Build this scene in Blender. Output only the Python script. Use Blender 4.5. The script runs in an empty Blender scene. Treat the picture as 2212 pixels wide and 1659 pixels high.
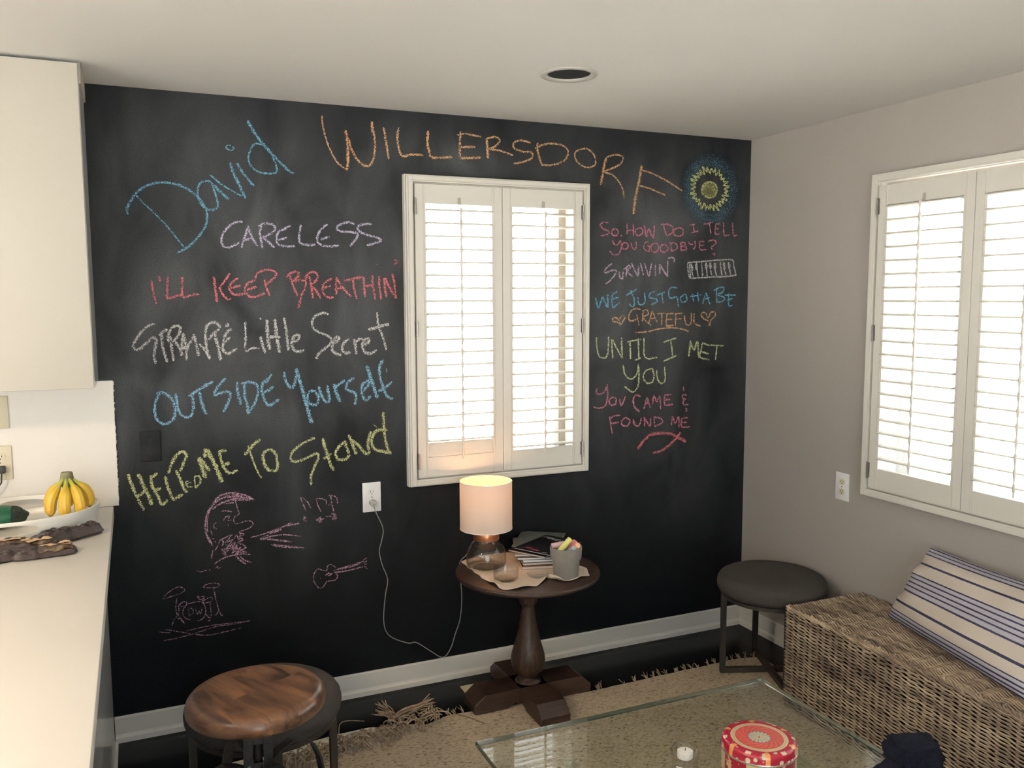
import bpy, bmesh, math, random
from mathutils import Vector, Matrix, noise
random.seed(7)
R = math.radians
scene = bpy.context.scene
col = scene.collection

# ------------------------------------------------------------------ camera
# world: x runs along the black wall (0 = right corner), y away from the camera, z up
cam_d = bpy.data.cameras.new('camera'); cam = bpy.data.objects.new('camera', cam_d); col.objects.link(cam)
cam_d.sensor_width = 36.0; cam_d.lens = 1856.98 * 36.0 / 2212.0; cam_d.clip_start = .05; cam_d.clip_end = 200
yaw, pit, rol = 0.41337, -0.10158, -0.0039
F = Vector((math.sin(yaw) * math.cos(pit), math.cos(yaw) * math.cos(pit), math.sin(pit)))
RR = Vector((math.cos(yaw), -math.sin(yaw), 0)); UU = RR.cross(F)
r2 = RR * math.cos(rol) + UU * math.sin(rol); u2 = UU * math.cos(rol) - RR * math.sin(rol)
M4 = Matrix(((r2.x, u2.x, -F.x, -2.8091), (r2.y, u2.y, -F.y, -3.4736), (r2.z, u2.z, -F.z, 1.6849), (0, 0, 0, 1)))
cam.matrix_world = M4
scene.camera = cam

# ------------------------------------------------------------------ light and exposure
scene.view_settings.view_transform = 'Standard'; scene.view_settings.look = 'None'
scene.view_settings.gamma = 1.0; scene.view_settings.use_curve_mapping = False
scene.view_settings.exposure = 0.0
world = bpy.data.worlds.new('world'); scene.world = world; world.use_nodes = True
wn = world.node_tree.nodes; wl = world.node_tree.links
bg = wn['Background']; bg.inputs['Color'].default_value = (.89, .95, 1.0, 1); bg.inputs['Strength'].default_value = 4.9

def light(name, kind, loc, energy, color=(1, 1, 1), **kw):
    d = bpy.data.lights.new(name, kind); d.energy = energy; d.color = color
    o = bpy.data.objects.new(name, d); o.location = loc; col.objects.link(o)
    for k, v in kw.items():
        if k == 'rot': o.rotation_euler = v
        else: setattr(d, k, v)
    return o
sun = light('sun', 'SUN', (-4, -6, 9), 95, (1, .95, .88), angle=R(1.0))
sun.rotation_euler = Vector((.42, .35, -1)).to_track_quat('-Z', 'Y').to_euler()
def portal(name, loc, rot, sx, sy):
    o = light(name, 'AREA', loc, 1, rot=rot, shape='RECTANGLE', size=sx, size_y=sy)
    o.data.cycles.is_portal = True
portal('portal_back', (-1.345, .17, 1.53), (R(-90), 0, 0), .86, 1.3)
portal('portal_right', (.17, -1.72, 1.51), (0, R(90), 0), 1.3, 1.8)
portal('portal_garden', (-3.45, -6.62, 1.2), (R(90), 0, 0), 2.6, 2.1)
portal('portal_kitchen', (-6.12, -3.9, 1.25), (0, R(-90), 0), 1.9, 3.6)

# ------------------------------------------------------------------ mesh helper
class MB:
    def __init__(s): s.v = []; s.f = []; s.m = []; s.uv = {}
    def add(s, vs, fs, mi=0):
        n = len(s.v); s.v += [tuple(v) for v in vs]
        for f in fs: s.f.append(tuple(i + n for i in f)); s.m.append(mi)
        return n
    def box(s, a, b, mi=0):
        x0, y0, z0 = a; x1, y1, z1 = b
        s.add([(x0,y0,z0),(x1,y0,z0),(x1,y1,z0),(x0,y1,z0),(x0,y0,z1),(x1,y0,z1),(x1,y1,z1),(x0,y1,z1)],
              [(3,2,1,0),(4,5,6,7),(0,1,5,4),(1,2,6,5),(2,3,7,6),(3,0,4,7)], mi); return s
    def rbox(s, a, b, r, mi=0, seg=2):
        """box with rounded edges"""
        bm = bmesh.new(); bmesh.ops.create_cube(bm, size=1)
        for v in bm.verts:
            v.co = Vector((a[i] + (b[i] - a[i]) * (v.co[i] + .5) for i in range(3)))
        bmesh.ops.bevel(bm, geom=bm.edges[:], offset=r, segments=seg, affect='EDGES', profile=.5)
        s.bm(bm, mi); return s
    def bm(s, bm, mi=0, mat=None):
        bm.verts.index_update()
        s.add([(mat @ v.co) if mat else v.co for v in bm.verts], [[v.index for v in f.verts] for f in bm.faces], mi)
        bm.free(); return s
    def lathe(s, prof, c=(0,0,0), n=40, mi=0, sx=1, sy=1, closed=False):
        vs = []; fs = []; m = len(prof)
        for i in range(n):
            a = 2 * math.pi * i / n
            for (r, z) in prof: vs.append((c[0] + r * sx * math.cos(a), c[1] + r * sy * math.sin(a), c[2] + z))
        for i in range(n):
            j = (i + 1) % n
            for k in range(m - 1 if not closed else m):
                l = (k + 1) % m
                fs.append((i*m+k, j*m+k, j*m+l, i*m+l))
        if not closed:
            if prof[0][0] > 1e-6: fs.append(tuple(i*m for i in range(n))[::-1])
            if prof[-1][0] > 1e-6: fs.append(tuple(i*m+m-1 for i in range(n)))
        s.add(vs, fs, mi); return s
    def tube(s, pts, r, n=6, mi=0, cap=True, flat=None):
        pts = [Vector(p) for p in pts]; m = len(pts); vs = []; fs = []
        up = Vector((0, 0, 1)); prev = None
        for i, p in enumerate(pts):
            t = (pts[min(i+1, m-1)] - pts[max(i-1, 0)])
            t = t.normalized() if t.length > 1e-9 else Vector((0, 0, 1))
            if prev is None:
                a = t.cross(up)
                if a.length < .1: a = t.cross(Vector((1, 0, 0)))
                a.normalize()
            else:
                a = (prev - t * prev.dot(t)); a = a.normalized() if a.length > 1e-6 else t.orthogonal().normalized()
            prev = a; b = t.cross(a)
            rr = r[i] if isinstance(r, (list, tuple)) else r
            for k in range(n):
                an = 2 * math.pi * k / n
                ca, sa = math.cos(an), math.sin(an)
                if flat: ca *= flat[0]; sa *= flat[1]
                vs.append(p + a * (rr * ca) + b * (rr * sa))
        for i in range(m - 1):
            for k in range(n):
                l = (k + 1) % n
                fs.append((i*n+k, i*n+l, (i+1)*n+l, (i+1)*n+k))
        if cap: fs.append(tuple(range(n))[::-1]); fs.append(tuple((m-1)*n + k for k in range(n)))
        s.add(vs, fs, mi); return s
    def bar(s, p, q, w, h, mi=0, up=(0,0,1)):
        """rectangular bar from p to q, w across, h along 'up'"""
        p = Vector(p); q = Vector(q); t = (q - p).normalized(); u = Vector(up)
        a = t.cross(u)
        if a.length < 1e-3: a = t.cross(Vector((1, 0, 0)))
        a.normalize(); b = a.cross(t).normalized(); a *= w/2; b *= h/2
        s.add([p-a-b, p+a-b, p+a+b, p-a+b, q-a-b, q+a-b, q+a+b, q-a+b],
              [(3,2,1,0),(4,5,6,7),(0,1,5,4),(1,2,6,5),(2,3,7,6),(3,0,4,7)], mi); return s
    def grid(s, fn, nu, nv, mi=0, wrap=False, uvs=False):
        vs = [fn(i/nu, j/nv) for j in range(nv+1) for i in range(nu + (0 if wrap else 1))]
        w = nu + (0 if wrap else 1); fs = []
        for j in range(nv):
            for i in range(nu):
                i2 = (i+1) % w if wrap else i+1
                fs.append((j*w+i, j*w+i2, (j+1)*w+i2, (j+1)*w+i))
        n = s.add(vs, fs, mi)
        if uvs:
            for j in range(nv+1):
                for i in range(w): s.uv[n + j*w + i] = (i/nu, j/nv)
        return s
    def build(s, name, mat=None, parent=None, smooth=False, label=None, loc=None, kind=None, bevel=0, sub=0):
        me = bpy.data.meshes.new(name); me.from_pydata(s.v, [], s.f)
        mats = mat if isinstance(mat, (list, tuple)) else [mat]
        for m in mats:
            if m: me.materials.append(m)
        for p, mi in zip(me.polygons, s.m): p.material_index = min(mi, max(0, len(mats)-1))
        if s.uv:
            ul = me.uv_layers.new(name='UVMap')
            for l in me.loops: ul.data[l.index].uv = s.uv.get(l.vertex_index, (0, 0))
        me.validate(); me.update()
        if smooth:
            for p in me.polygons: p.use_smooth = True
            if smooth != 'all': 
                try: me.set_sharp_from_angle(angle=R(smooth if not isinstance(smooth, bool) else 40))
                except Exception: pass
        o = bpy.data.objects.new(name, me); col.objects.link(o)
        if parent: o.parent = parent
        if loc: o.location = loc
        if label: o['label'] = label
        if kind: o['kind'] = kind
        if bevel:
            b = o.modifiers.new('bevel', 'BEVEL'); b.width = bevel; b.segments = 2; b.limit_method = 'ANGLE'; b.angle_limit = R(50)
        if sub:
            b = o.modifiers.new('sub', 'SUBSURF'); b.levels = sub; b.render_levels = sub
        return o

def thing(name, label, cat, loc=(0,0,0), rz=0, group=None):
    o = bpy.data.objects.new(name, None); col.objects.link(o); o.location = loc; o.rotation_euler = (0, 0, rz)
    o.empty_display_size = .05
    o['label'] = label; o['category'] = cat
    if group: o['group'] = group
    return o
def tag(o, label, cat, group=None):
    o['label'] = label; o['category'] = cat
    if group: o['group'] = group
    return o
def structure(o, label=None):
    o['kind'] = 'structure'
    if label: o['label'] = label
    return o

# ------------------------------------------------------------------ materials
def srgb(r, g, b):
    f = lambda c: ((c/255)/12.92 if c/255 <= .04045 else (((c/255)+.055)/1.055)**2.4)
    return (f(r), f(g), f(b), 1)
def newmat(name):
    m = bpy.data.materials.new(name); m.use_nodes = True; nt = m.node_tree
    return m, nt, nt.nodes, nt.links, nt.nodes['Principled BSDF']
def pmat(name, c, rough=.5, metal=0, c2=None, vs=8, stretch=(1,1,1), bump=0, bs=60, spec=.5, detail=4, lo=.35, hi=.65, coat=0, sheen=0):
    m, nt, N, L, P = newmat(name)
    c = tuple(c)[:3] + (1,)
    P.inputs['Base Color'].default_value = c; P.inputs['Roughness'].default_value = rough; P.inputs['Metallic'].default_value = metal
    P.inputs['Specular IOR Level'].default_value = spec; P.inputs['Coat Weight'].default_value = coat; P.inputs['Sheen Weight'].default_value = sheen
    if c2 or bump:
        tc = N.new('ShaderNodeTexCoord'); mp = N.new('ShaderNodeMapping'); mp.inputs['Scale'].default_value = stretch
        L.new(tc.outputs['Object'], mp.inputs['Vector'])
    if c2:
        n = N.new('ShaderNodeTexNoise'); n.inputs['Scale'].default_value = vs; n.inputs['Detail'].default_value = detail
        L.new(mp.outputs[0], n.inputs['Vector'])
        r = N.new('ShaderNodeValToRGB'); r.color_ramp.elements[0].position = lo; r.color_ramp.elements[1].position = hi
        r.color_ramp.elements[0].color = c; r.color_ramp.elements[1].color = tuple(c2)[:3] + (1,)
        L.new(n.outputs['Fac'], r.inputs['Fac']); L.new(r.outputs['Color'], P.inputs['Base Color'])
    if bump:
        n = N.new('ShaderNodeTexNoise'); n.inputs['Scale'].default_value = bs; n.inputs['Detail'].default_value = 3
        L.new(mp.outputs[0], n.inputs['Vector'])
        b = N.new('ShaderNodeBump'); b.inputs['Strength'].default_value = bump; b.inputs['Distance'].default_value = .004
        L.new(n.outputs['Fac'], b.inputs['Height']); L.new(b.outputs[0], P.inputs['Normal'])
    return m
def glassmat(name, tint=(1,1,1), ior=1.5, edge=0.0, rough=0.0):
    """clear glass: fresnel reflection over tinted see-through"""
    m, nt, N, L, P = newmat(name); N.remove(P); out = [n for n in N if n.type == 'OUTPUT_MATERIAL'][0]
    t = N.new('ShaderNodeBsdfTransparent'); g = N.new('ShaderNodeBsdfGlossy'); g.inputs['Roughness'].default_value = rough
    mx = N.new('ShaderNodeMixShader'); lw = N.new('ShaderNodeLayerWeight'); lw.inputs['Blend'].default_value = .5
    r0 = ((ior - 1) / (ior + 1)) ** 2                  # Schlick, the same from either side of the sheet
    pw = N.new('ShaderNodeMath'); pw.operation = 'POWER'; pw.inputs[1].default_value = 5; L.new(lw.outputs['Facing'], pw.inputs[0])
    f = N.new('ShaderNodeMath'); f.operation = 'MULTIPLY_ADD'; f.inputs[1].default_value = 1 - r0; f.inputs[2].default_value = r0; L.new(pw.outputs[0], f.inputs[0])
    mc = N.new('ShaderNodeMix'); mc.data_type = 'RGBA'
    mc.inputs['A'].default_value = tuple(tint) + (1,); mc.inputs['B'].default_value = tuple(c * (1 - edge) for c in tint) + (1,)
    L.new(lw.outputs['Facing'], mc.inputs['Factor']); L.new(mc.outputs['Result'], t.inputs['Color'])
    L.new(f.outputs[0], mx.inputs[0]); L.new(t.outputs[0], mx.inputs[1]); L.new(g.outputs[0], mx.inputs[2]); L.new(mx.outputs[0], out.inputs['Surface'])
    return m

M = {}
M['ceiling'] = pmat('ceiling_paint', (.81, .80, .775), .9, c2=(.83, .82, .79), vs=1.3, bump=.03, bs=90)
M['greige'] = pmat('greige_wall_paint', (.37, .345, .315), .8, c2=(.39, .36, .33), vs=1.0, bump=.04, bs=160)
M['trim'] = pmat('white_trim_paint', (.66, .65, .62), .42, c2=(.62, .61, .58), vs=3, bump=.02, bs=40)
M['shutter'] = pmat('shutter_paint', (.70, .675, .61), .42)
M['white_wall'] = pmat('off_white_wall_paint', (.74, .72, .68), .8)
M['laminate'] = pmat('cream_laminate', (.80, .76, .70), .45, c2=(.78, .74, .685), vs=2)
M['cabinet'] = pmat('cream_cabinet_paint', (.52, .49, .43), .5)
M['side_panel'] = pmat('grey_white_gloss_panel', (.60, .61, .61), .18)
M['plate_white'] = pmat('white_plastic', (.82, .82, .82), .22)
M['plate_ivory'] = pmat('ivory_plastic', (.66, .60, .44), .4)
M['dark_slot'] = pmat('dark_slot', (.02, .02, .02), .6)
M['metal'] = pmat('brushed_metal', (.28, .27, .25), .35, 1)
M['iron'] = pmat('blackened_iron', (.035, .034, .033), .5, .6, c2=(.06, .058, .055), vs=30, bump=.08, bs=120)
M['brown_iron'] = pmat('bronzed_iron', (.035, .029, .024), .5, .4, c2=(.05, .04, .032), vs=22)
M['grey_fabric'] = pmat('charcoal_fabric', (.052, .046, .041), .95, c2=(.070, .062, .056), vs=420, bump=.25, bs=900, spec=.2)
M['dark_wood'] = pmat('espresso_wood', (.022, .012, .009), .42, c2=(.05, .026, .018), vs=14, stretch=(1, 7, 7), bump=.08, bs=60, detail=6)
M['dark_wood_v'] = pmat('espresso_turned_wood', (.022, .012, .009), .4, c2=(.055, .03, .019), vs=16, stretch=(6, 6, 1), bump=.08, bs=60, detail=6)
M['black_paint'] = pmat('black_painted_plate', (.012, .013, .0145), .75, c2=(.026, .027, .028), vs=9, spec=.15)
M['clear'] = glassmat('clear_glass', (.995, .998, .995), 1.5, .06)
M['pane'] = glassmat('window_pane_glass', (.98, .99, .99), 1.5)
M['table_glass'] = glassmat('table_glass', (.93, .965, .94), 1.52)
M['wax'] = pmat('white_wax', (.85, .83, .78), .5)
M['copper'] = pmat('copper_collar', (.62, .27, .14), .32, .85)
M['linen_cloth'] = pmat('oatmeal_runner', (.56, .47, .38), .9, c2=(.60, .51, .42), vs=160, bump=.15, bs=500)
M['pot'] = pmat('grey_clay', (.20, .185, .165), .8, c2=(.23, .21, .19), vs=30, bump=.05, bs=200)
M['ceramic'] = pmat('white_ceramic', (.78, .765, .70), .3)
M['vinyl'] = pmat('window_vinyl', (.32, .27, .21), .6)
M['cord'] = pmat('clear_grey_cord', (.25, .25, .235), .3)
M['concrete'] = pmat('patio_concrete', (.55, .53, .50), .9, c2=(.6, .58, .55), vs=2)
M['frame_white'] = pmat('window_frame_white', (.8, .8, .8), .5)

# black chalkboard paint with the dust that was rubbed into it
def chalkboard():
    m, nt, N, L, P = newmat('chalkboard_paint')
    P.inputs['Roughness'].default_value = .7; P.inputs['Specular IOR Level'].default_value = .14
    at = N.new('ShaderNodeAttribute'); at.attribute_name = 'dust'
    tc = N.new('ShaderNodeTexCoord'); mp = N.new('ShaderNodeMapping'); mp.inputs['Scale'].default_value = (1, 1, .45); mp.inputs['Rotation'].default_value = (0, R(12), 0)
    L.new(tc.outputs['Object'], mp.inputs['Vector'])
    n1 = N.new('ShaderNodeTexNoise'); n1.inputs['Scale'].default_value = 4.5; n1.inputs['Detail'].default_value = 5; n1.inputs['Distortion'].default_value = .8
    n2 = N.new('ShaderNodeTexNoise'); n2.inputs['Scale'].default_value = 190; n2.inputs['Detail'].default_value = 2
    L.new(mp.outputs[0], n1.inputs['Vector']); L.new(tc.outputs['Object'], n2.inputs['Vector'])
    r1 = N.new('ShaderNodeMapRange'); r1.inputs['From Min'].default_value = .3; r1.inputs['From Max'].default_value = .75; r1.inputs['To Min'].default_value = .35; r1.inputs['To Max'].default_value = 1.7
    L.new(n1.outputs['Fac'], r1.inputs['Value'])
    r2 = N.new('ShaderNodeMapRange'); r2.inputs['From Min'].default_value = .3; r2.inputs['From Max'].default_value = .7; r2.inputs['To Min'].default_value = .8; r2.inputs['To Max'].default_value = 1.2
    L.new(n2.outputs['Fac'], r2.inputs['Value'])
    a = N.new('ShaderNodeMath'); a.operation = 'MULTIPLY'; b = N.new('ShaderNodeMath'); b.operation = 'MULTIPLY'; b.use_clamp = True
    L.new(at.outputs['Fac'], a.inputs[0]); L.new(r1.outputs[0], a.inputs[1]); L.new(a.outputs[0], b.inputs[0]); L.new(r2.outputs[0], b.inputs[1])
    mx = N.new('ShaderNodeMix'); mx.data_type = 'RGBA'; mx.inputs['A'].default_value = (.0050, .0060, .0080, 1); mx.inputs['B'].default_value = (.125, .133, .140, 1)
    L.new(b.outputs[0], mx.inputs['Factor']); L.new(mx.outputs['Result'], P.inputs['Base Color'])
    return m
M['board'] = chalkboard()

def chalkmat(name, c, cover=.5):
    m, nt, N, L, P = newmat(name); out = [n for n in N if n.type == 'OUTPUT_MATERIAL'][0]
    P.inputs['Base Color'].default_value = tuple(c) + (1,); P.inputs['Roughness'].default_value = 1; P.inputs['Specular IOR Level'].default_value = .1
    tr = N.new('ShaderNodeBsdfTransparent'); mx = N.new('ShaderNodeMixShader')
    tc = N.new('ShaderNodeTexCoord'); n = N.new('ShaderNodeTexNoise'); n.inputs['Scale'].default_value = 260; n.inputs['Detail'].default_value = 2
    L.new(tc.outputs['Object'], n.inputs['Vector'])
    uv = N.new('ShaderNodeUVMap'); sp = N.new('ShaderNodeSeparateXYZ'); L.new(uv.outputs[0], sp.inputs[0])
    # distance from the middle of the stroke thins the chalk towards its edges
    s1 = N.new('ShaderNodeMath'); s1.operation = 'SUBTRACT'; s1.inputs[1].default_value = .5; L.new(sp.outputs['Y'], s1.inputs[0])
    s2 = N.new('ShaderNodeMath'); s2.operation = 'ABSOLUTE'; L.new(s1.outputs[0], s2.inputs[0])
    s3 = N.new('ShaderNodeMath'); s3.operation = 'POWER'; s3.inputs[1].default_value = 2.0; L.new(s2.outputs[0], s3.inputs[0])
    s4 = N.new('ShaderNodeMath'); s4.operation = 'MULTIPLY_ADD'; s4.inputs[1].default_value = -.8; L.new(s3.outputs[0], s4.inputs[0]); L.new(n.outputs['Fac'], s4.inputs[2])
    mr = N.new('ShaderNodeMapRange'); mr.inputs['From Min'].default_value = cover - .13; mr.inputs['From Max'].default_value = cover + .05; mr.inputs['To Max'].default_value = .92
    L.new(s4.outputs[0], mr.inputs['Value'])
    L.new(mr.outputs[0], mx.inputs[0]); L.new(tr.outputs[0], mx.inputs[1]); L.new(P.outputs[0], mx.inputs[2]); L.new(mx.outputs[0], out.inputs['Surface'])
    return m
CC = {'blue': (.10, .34, .50), 'sky': (.18, .42, .60), 'cyan': (.10, .42, .62), 'lavender': (.50, .44, .62), 'red': (.62, .13, .16), 'white': (.56, .56, .54), 'yellow': (.52, .55, .22),
      'pink': (.50, .27, .38), 'orange': (.62, .32, .13), 'rose': (.60, .16, .24), 'lilac': (.56, .38, .54), 'lemon': (.62, .64, .20), 'lime': (.56, .62, .28)}
CC = {k: tuple(c*.80 + .20*(v[0]*.3+v[1]*.55+v[2]*.15) for c in v) for k, v in CC.items()}
CM = {k: chalkmat('chalk_' + k, v, .47 if k != 'pink' else .50) for k, v in CC.items()}

# ------------------------------------------------------------------ room shell
CH = 2.44
def steps(a, b, d, extra=()):
    n = max(1, round((b - a) / d)); s = {round(a + (b - a) * i / n, 5) for i in range(n + 1)} | {round(e, 5) for e in extra if a <= e <= b}
    return sorted(s)
def dust(x, z):
    # chalk dust rubbed over the board: heavier where people write, fading out low down and towards the ceiling
    d = .20 + .10 * math.exp(-((z - 1.65) / .5) ** 2)
    if z < 1.25: d *= max(.0, min(1, (z - .2) / 1.0)) ** 1.3 * 1.0
    d *= .55 + .45 * min(1, max(0, (CH - z) / .18))
    for (cx, cz, sx, sz, k) in ((-1.5, 2.27, .22, .06, .16), (-.55, 2.02, .25, .2, .17), (-.7, 1.45, .2, .3, .10), (-.62, 1.02, .25, .12, .10), (-.45, 1.75, .25, .15, .07), (-.38, .72, .14, .14, .06),
                                (-2.55, 1.7, .12, .25, .12), (-2.75, 1.45, .1, .3, .13), (-2.25, 1.08, .035, .30, .16), (-2.2, .75, .05, .3, .07), (-2.33, 1.2, .2, .1, .07), (-2.2, 1.95, .3, .15, .06),
                                (-2.5, 2.05, .3, .2, .03), (-2.0, 1.55, .2, .15, .06), (-.20, 1.22, .06, .14, -.16), (-.19, 1.32, .09, .03, -.14), (-.1, 1.6, .05, .6, -.07), (-2.0, 2.3, .2, .1, -.05), (-1.35, .7, .4, .3, -.05), (-1.9, 1.2, .05, .3, -.04)):
        d += k * math.exp(-((x - cx) / sx) ** 2 - ((z - cz) / sz) ** 2)
    return max(0, min(1, d))
HB = (-1.72, -.975, .925, 2.14)       # opening behind the shutter in the black wall
def wall_back():
    mb = MB(); x0, x1, z0, z1 = HB
    xs = steps(-6, 0, .035, (x0, x1)); zs = steps(0, CH, .035, (z0, z1)); nx = len(xs)
    vs = [(x, 0, z) for z in zs for x in xs]; fs = []
    for j in range(len(zs)-1):
        for i in range(nx-1):
            cx = (xs[i] + xs[i+1]) / 2; cz = (zs[j] + zs[j+1]) / 2
            if x0 < cx < x1 and z0 < cz < z1: continue
            fs.append((j*nx+i, j*nx+i+1, (j+1)*nx+i+1, (j+1)*nx+i))
    mb.add(vs, fs); nf = len(vs)
    for i_, f_ in enumerate(fs):
        if vs[f_[1]][0] < -2.955: mb.m[i_] = 2         # the kitchen end of the wall is not blackened
    for a, b in (((-6.15, .001, 0), (x0, .15, CH)), ((x1, .001, 0), (.15, .15, CH)), ((x0, .001, 0), (x1, .15, z0)), ((x0, .001, z1), (x1, .15, CH))):
        mb.box(a, b, 1)
    o = mb.build('wall_back', [M['board'], M['frame_white'], M['white_wall']])
    at = o.data.attributes.new('dust', 'FLOAT', 'POINT')
    for i, v in enumerate(o.data.vertices): at.data[i].value = dust(v.co.x, v.co.z) if i < nf else 0
    return structure(o, 'matt black chalkboard wall written over in coloured chalk')
W_back = wall_back()
HRW = (-2.62, -.87, .90, 2.12)
mb = MB(); y0, y1, z0, z1 = HRW
for a, b in (((0, -6.5, 0), (.15, y0, CH)), ((0, y1, 0), (.15, 0, CH)), ((0, y0, 0), (.15, y1, z0)), ((0, y0, z1), (.15, y1, CH))): mb.box(a, b)
for y in (y0, y1 - .004): mb.box((.002, y, z0), (.149, y + .004, z1), 1)
for z in (z0, z1 - .004): mb.box((.002, y0 + .004, z), (.149, y1 - .004, z + .004), 1)
structure(mb.build('wall_right', [M['greige'], M['frame_white']]), 'plain greige wall with a shuttered window')
# far side of the room, behind the camera, with its own glazed openings
mb = MB()
for a, b in (((-6, -6.6, 0), (-4.75, -6.5, CH)), ((-2.1, -6.6, 0), (0, -6.5, CH)), ((-4.75, -6.6, 2.3), (-2.1, -6.5, CH)), ((-4.75, -6.6, 0), (-2.1, -6.5, .12))): mb.box(a, b)
structure(mb.build('wall_front', M['white_wall']))
mb = MB()
for a, b in (((-6.1, -6.5, 0), (-6, -5.7, CH)), ((-6.1, -2.1, 0), (-6, 0, CH)), ((-6.1, -5.7, 0), (-6, -2.1, .3)), ((-6.1, -5.7, 2.2), (-6, -2.1, CH))): mb.box(a, b)
structure(mb.build('wall_left', M['white_wall']))
mb = MB()
for x in (-4.75, -3.45, -2.15): mb.box((x, -6.58, .12), (x + .05, -6.53, 2.3))
mb.box((-4.75, -6.58, .12), (-2.1, -6.53, .2)); mb.box((-4.75, -6.58, 2.23), (-2.1, -6.53, 2.3))
o = structure(mb.build('window_3', M['frame_white'])); mb = MB().box((-4.7, -6.56, .2), (-2.12, -6.555, 2.23)); mb.build('pane', M['pane'], o)
mb = MB()
for y in (-5.7, -3.92, -2.15): mb.box((-6.08, y, .3), (-6.03, y + .05, 2.2))
mb.box((-6.08, -5.7, .3), (-6.03, -2.1, .36)); mb.box((-6.08, -5.7, 2.14), (-6.03, -2.1, 2.2))
o = structure(mb.build('window_4', M['frame_white'])); mb = MB().box((-6.06, -5.65, .36), (-6.055, -2.15, 2.14)); mb.build('pane', M['pane'], o)
# floor
fm = pmat('black_floor_paint', (.006, .007, .009), .22, c2=(.009, .010, .012), vs=5, bump=.03, bs=12, spec=.12)
structure(MB().box((-6.1, -6.6, -.12), (.15, .15, 0)).build('floor', fm), 'glossy black painted floor')
structure(MB().box((-30, -30, -.5), (30, 30, -.3)).build('ground', M['concrete']))
# ceiling with the round cut-out of the downlight
LX, LY = -1.408, -.775
mb = MB(); n = 48; inner = []; outer = []
for i in range(n):
    a = 2*math.pi*i/n; c, s = math.cos(a), math.sin(a); inner.append((LX + .08*c, LY + .08*s, CH))
    k = 1 / max(abs(c), abs(s)); outer.append((LX + .3*k*c, LY + .3*k*s, CH))
mb.add(inner + outer, [(i, n+i, n+(i+1) % n, (i+1) % n) for i in range(n)])
X0, X1, Y0, Y1 = LX-.3, LX+.3, LY-.3, LY+.3
for a, b, c_, d in ((-6.1, X0, -6.6, .15), (X1, .15, -6.6, .15), (X0, X1, -6.6, Y0), (X0, X1, Y1, .15)): mb.box((a, c_, CH), (b, d, CH+.15))
mb.box((X0, Y0, CH+.14), (X1, Y1, CH+.15))
structure(mb.build('ceiling', M['ceiling']), 'flat off-white ceiling with one open downlight')

# ------------------------------------------------------------------ baseboards
def board_profile(name, p, q, nrm):
    """p,q along the wall foot; nrm points into the room"""
    prof = [(0, .098), (.006, .098), (.009, .092), (.010, .03), (.013, .024), (.020, .018), (.022, .0), (0, 0)]
    mb = MB(); p = Vector(p); q = Vector(q); nv = Vector(nrm); m = len(prof)
    vs = [p + nv*d + Vector((0,0,z)) for d, z in prof] + [q + nv*d + Vector((0,0,z)) for d, z in prof]
    fs = [(i, (i+1) % m, m + (i+1) % m, m + i) for i in range(m)] + [tuple(range(m))[::-1], tuple(range(m, 2*m))]
    mb.add(vs, fs); return structure(mb.build(name, M['trim']), 'white painted baseboard')
board_profile('baseboard_back', (-2.943, 0, 0), (0, 0, 0), (0, -1, 0))
board_profile('baseboard_right', (0, -.0, 0), (0, -6.5, 0), (-1, 0, 0))

# ------------------------------------------------------------------ window sashes
def sash(name, rect, plane, axis):
    """vinyl slider behind a shutter; rect = (u0,u1,z0,z1)"""
    u0, u1, z0, z1 = rect
    def bx(mb, ua, ub, da, db, za, zb, mi=0):
        if axis == 'x': mb.box((ua, da, za), (ub, db, zb), mi)
        else: mb.box((da, ua, za), (db, ub, zb), mi)
    mb = MB(); t = .03; d0, d1 = plane, plane + .05
    bx(mb, u0, u0+t, d0, d1, z0, z1); bx(mb, u1-t, u1, d0, d1, z0, z1); bx(mb, u0+t, u1-t, d0, d1, z0, z0+t); bx(mb, u0+t, u1-t, d0, d1, z1-t, z1)
    o = structure(mb.build(name, M['vinyl'] if axis == 'x' else M['frame_white'])); um = (u0+u1)/2
    for k, (a, b) in enumerate(((u0+t, u1-t),)):
        mb = MB(); d = plane + .006 + .02*k; s = .022
        bx(mb, a, a+s, d, d+.018, z0+t, z1-t); bx(mb, b-s, b, d, d+.018, z0+t, z1-t); bx(mb, a+s, b-s, d, d+.018, z0+t, z0+t+s); bx(mb, a+s, b-s, d, d+.018, z1-t-s, z1-t)
        f = mb.build('sash', M['vinyl'] if k else M['frame_white'], o)
        mb = MB(); bx(mb, a+s, b-s, d+.007, d+.011, z0+t+s, z1-t-s); mb.build('pane', M['pane'], f)
    return o
sash('window_1', HB, .09, 'x'); sash('window_2', HRW, .09, 'y')

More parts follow.
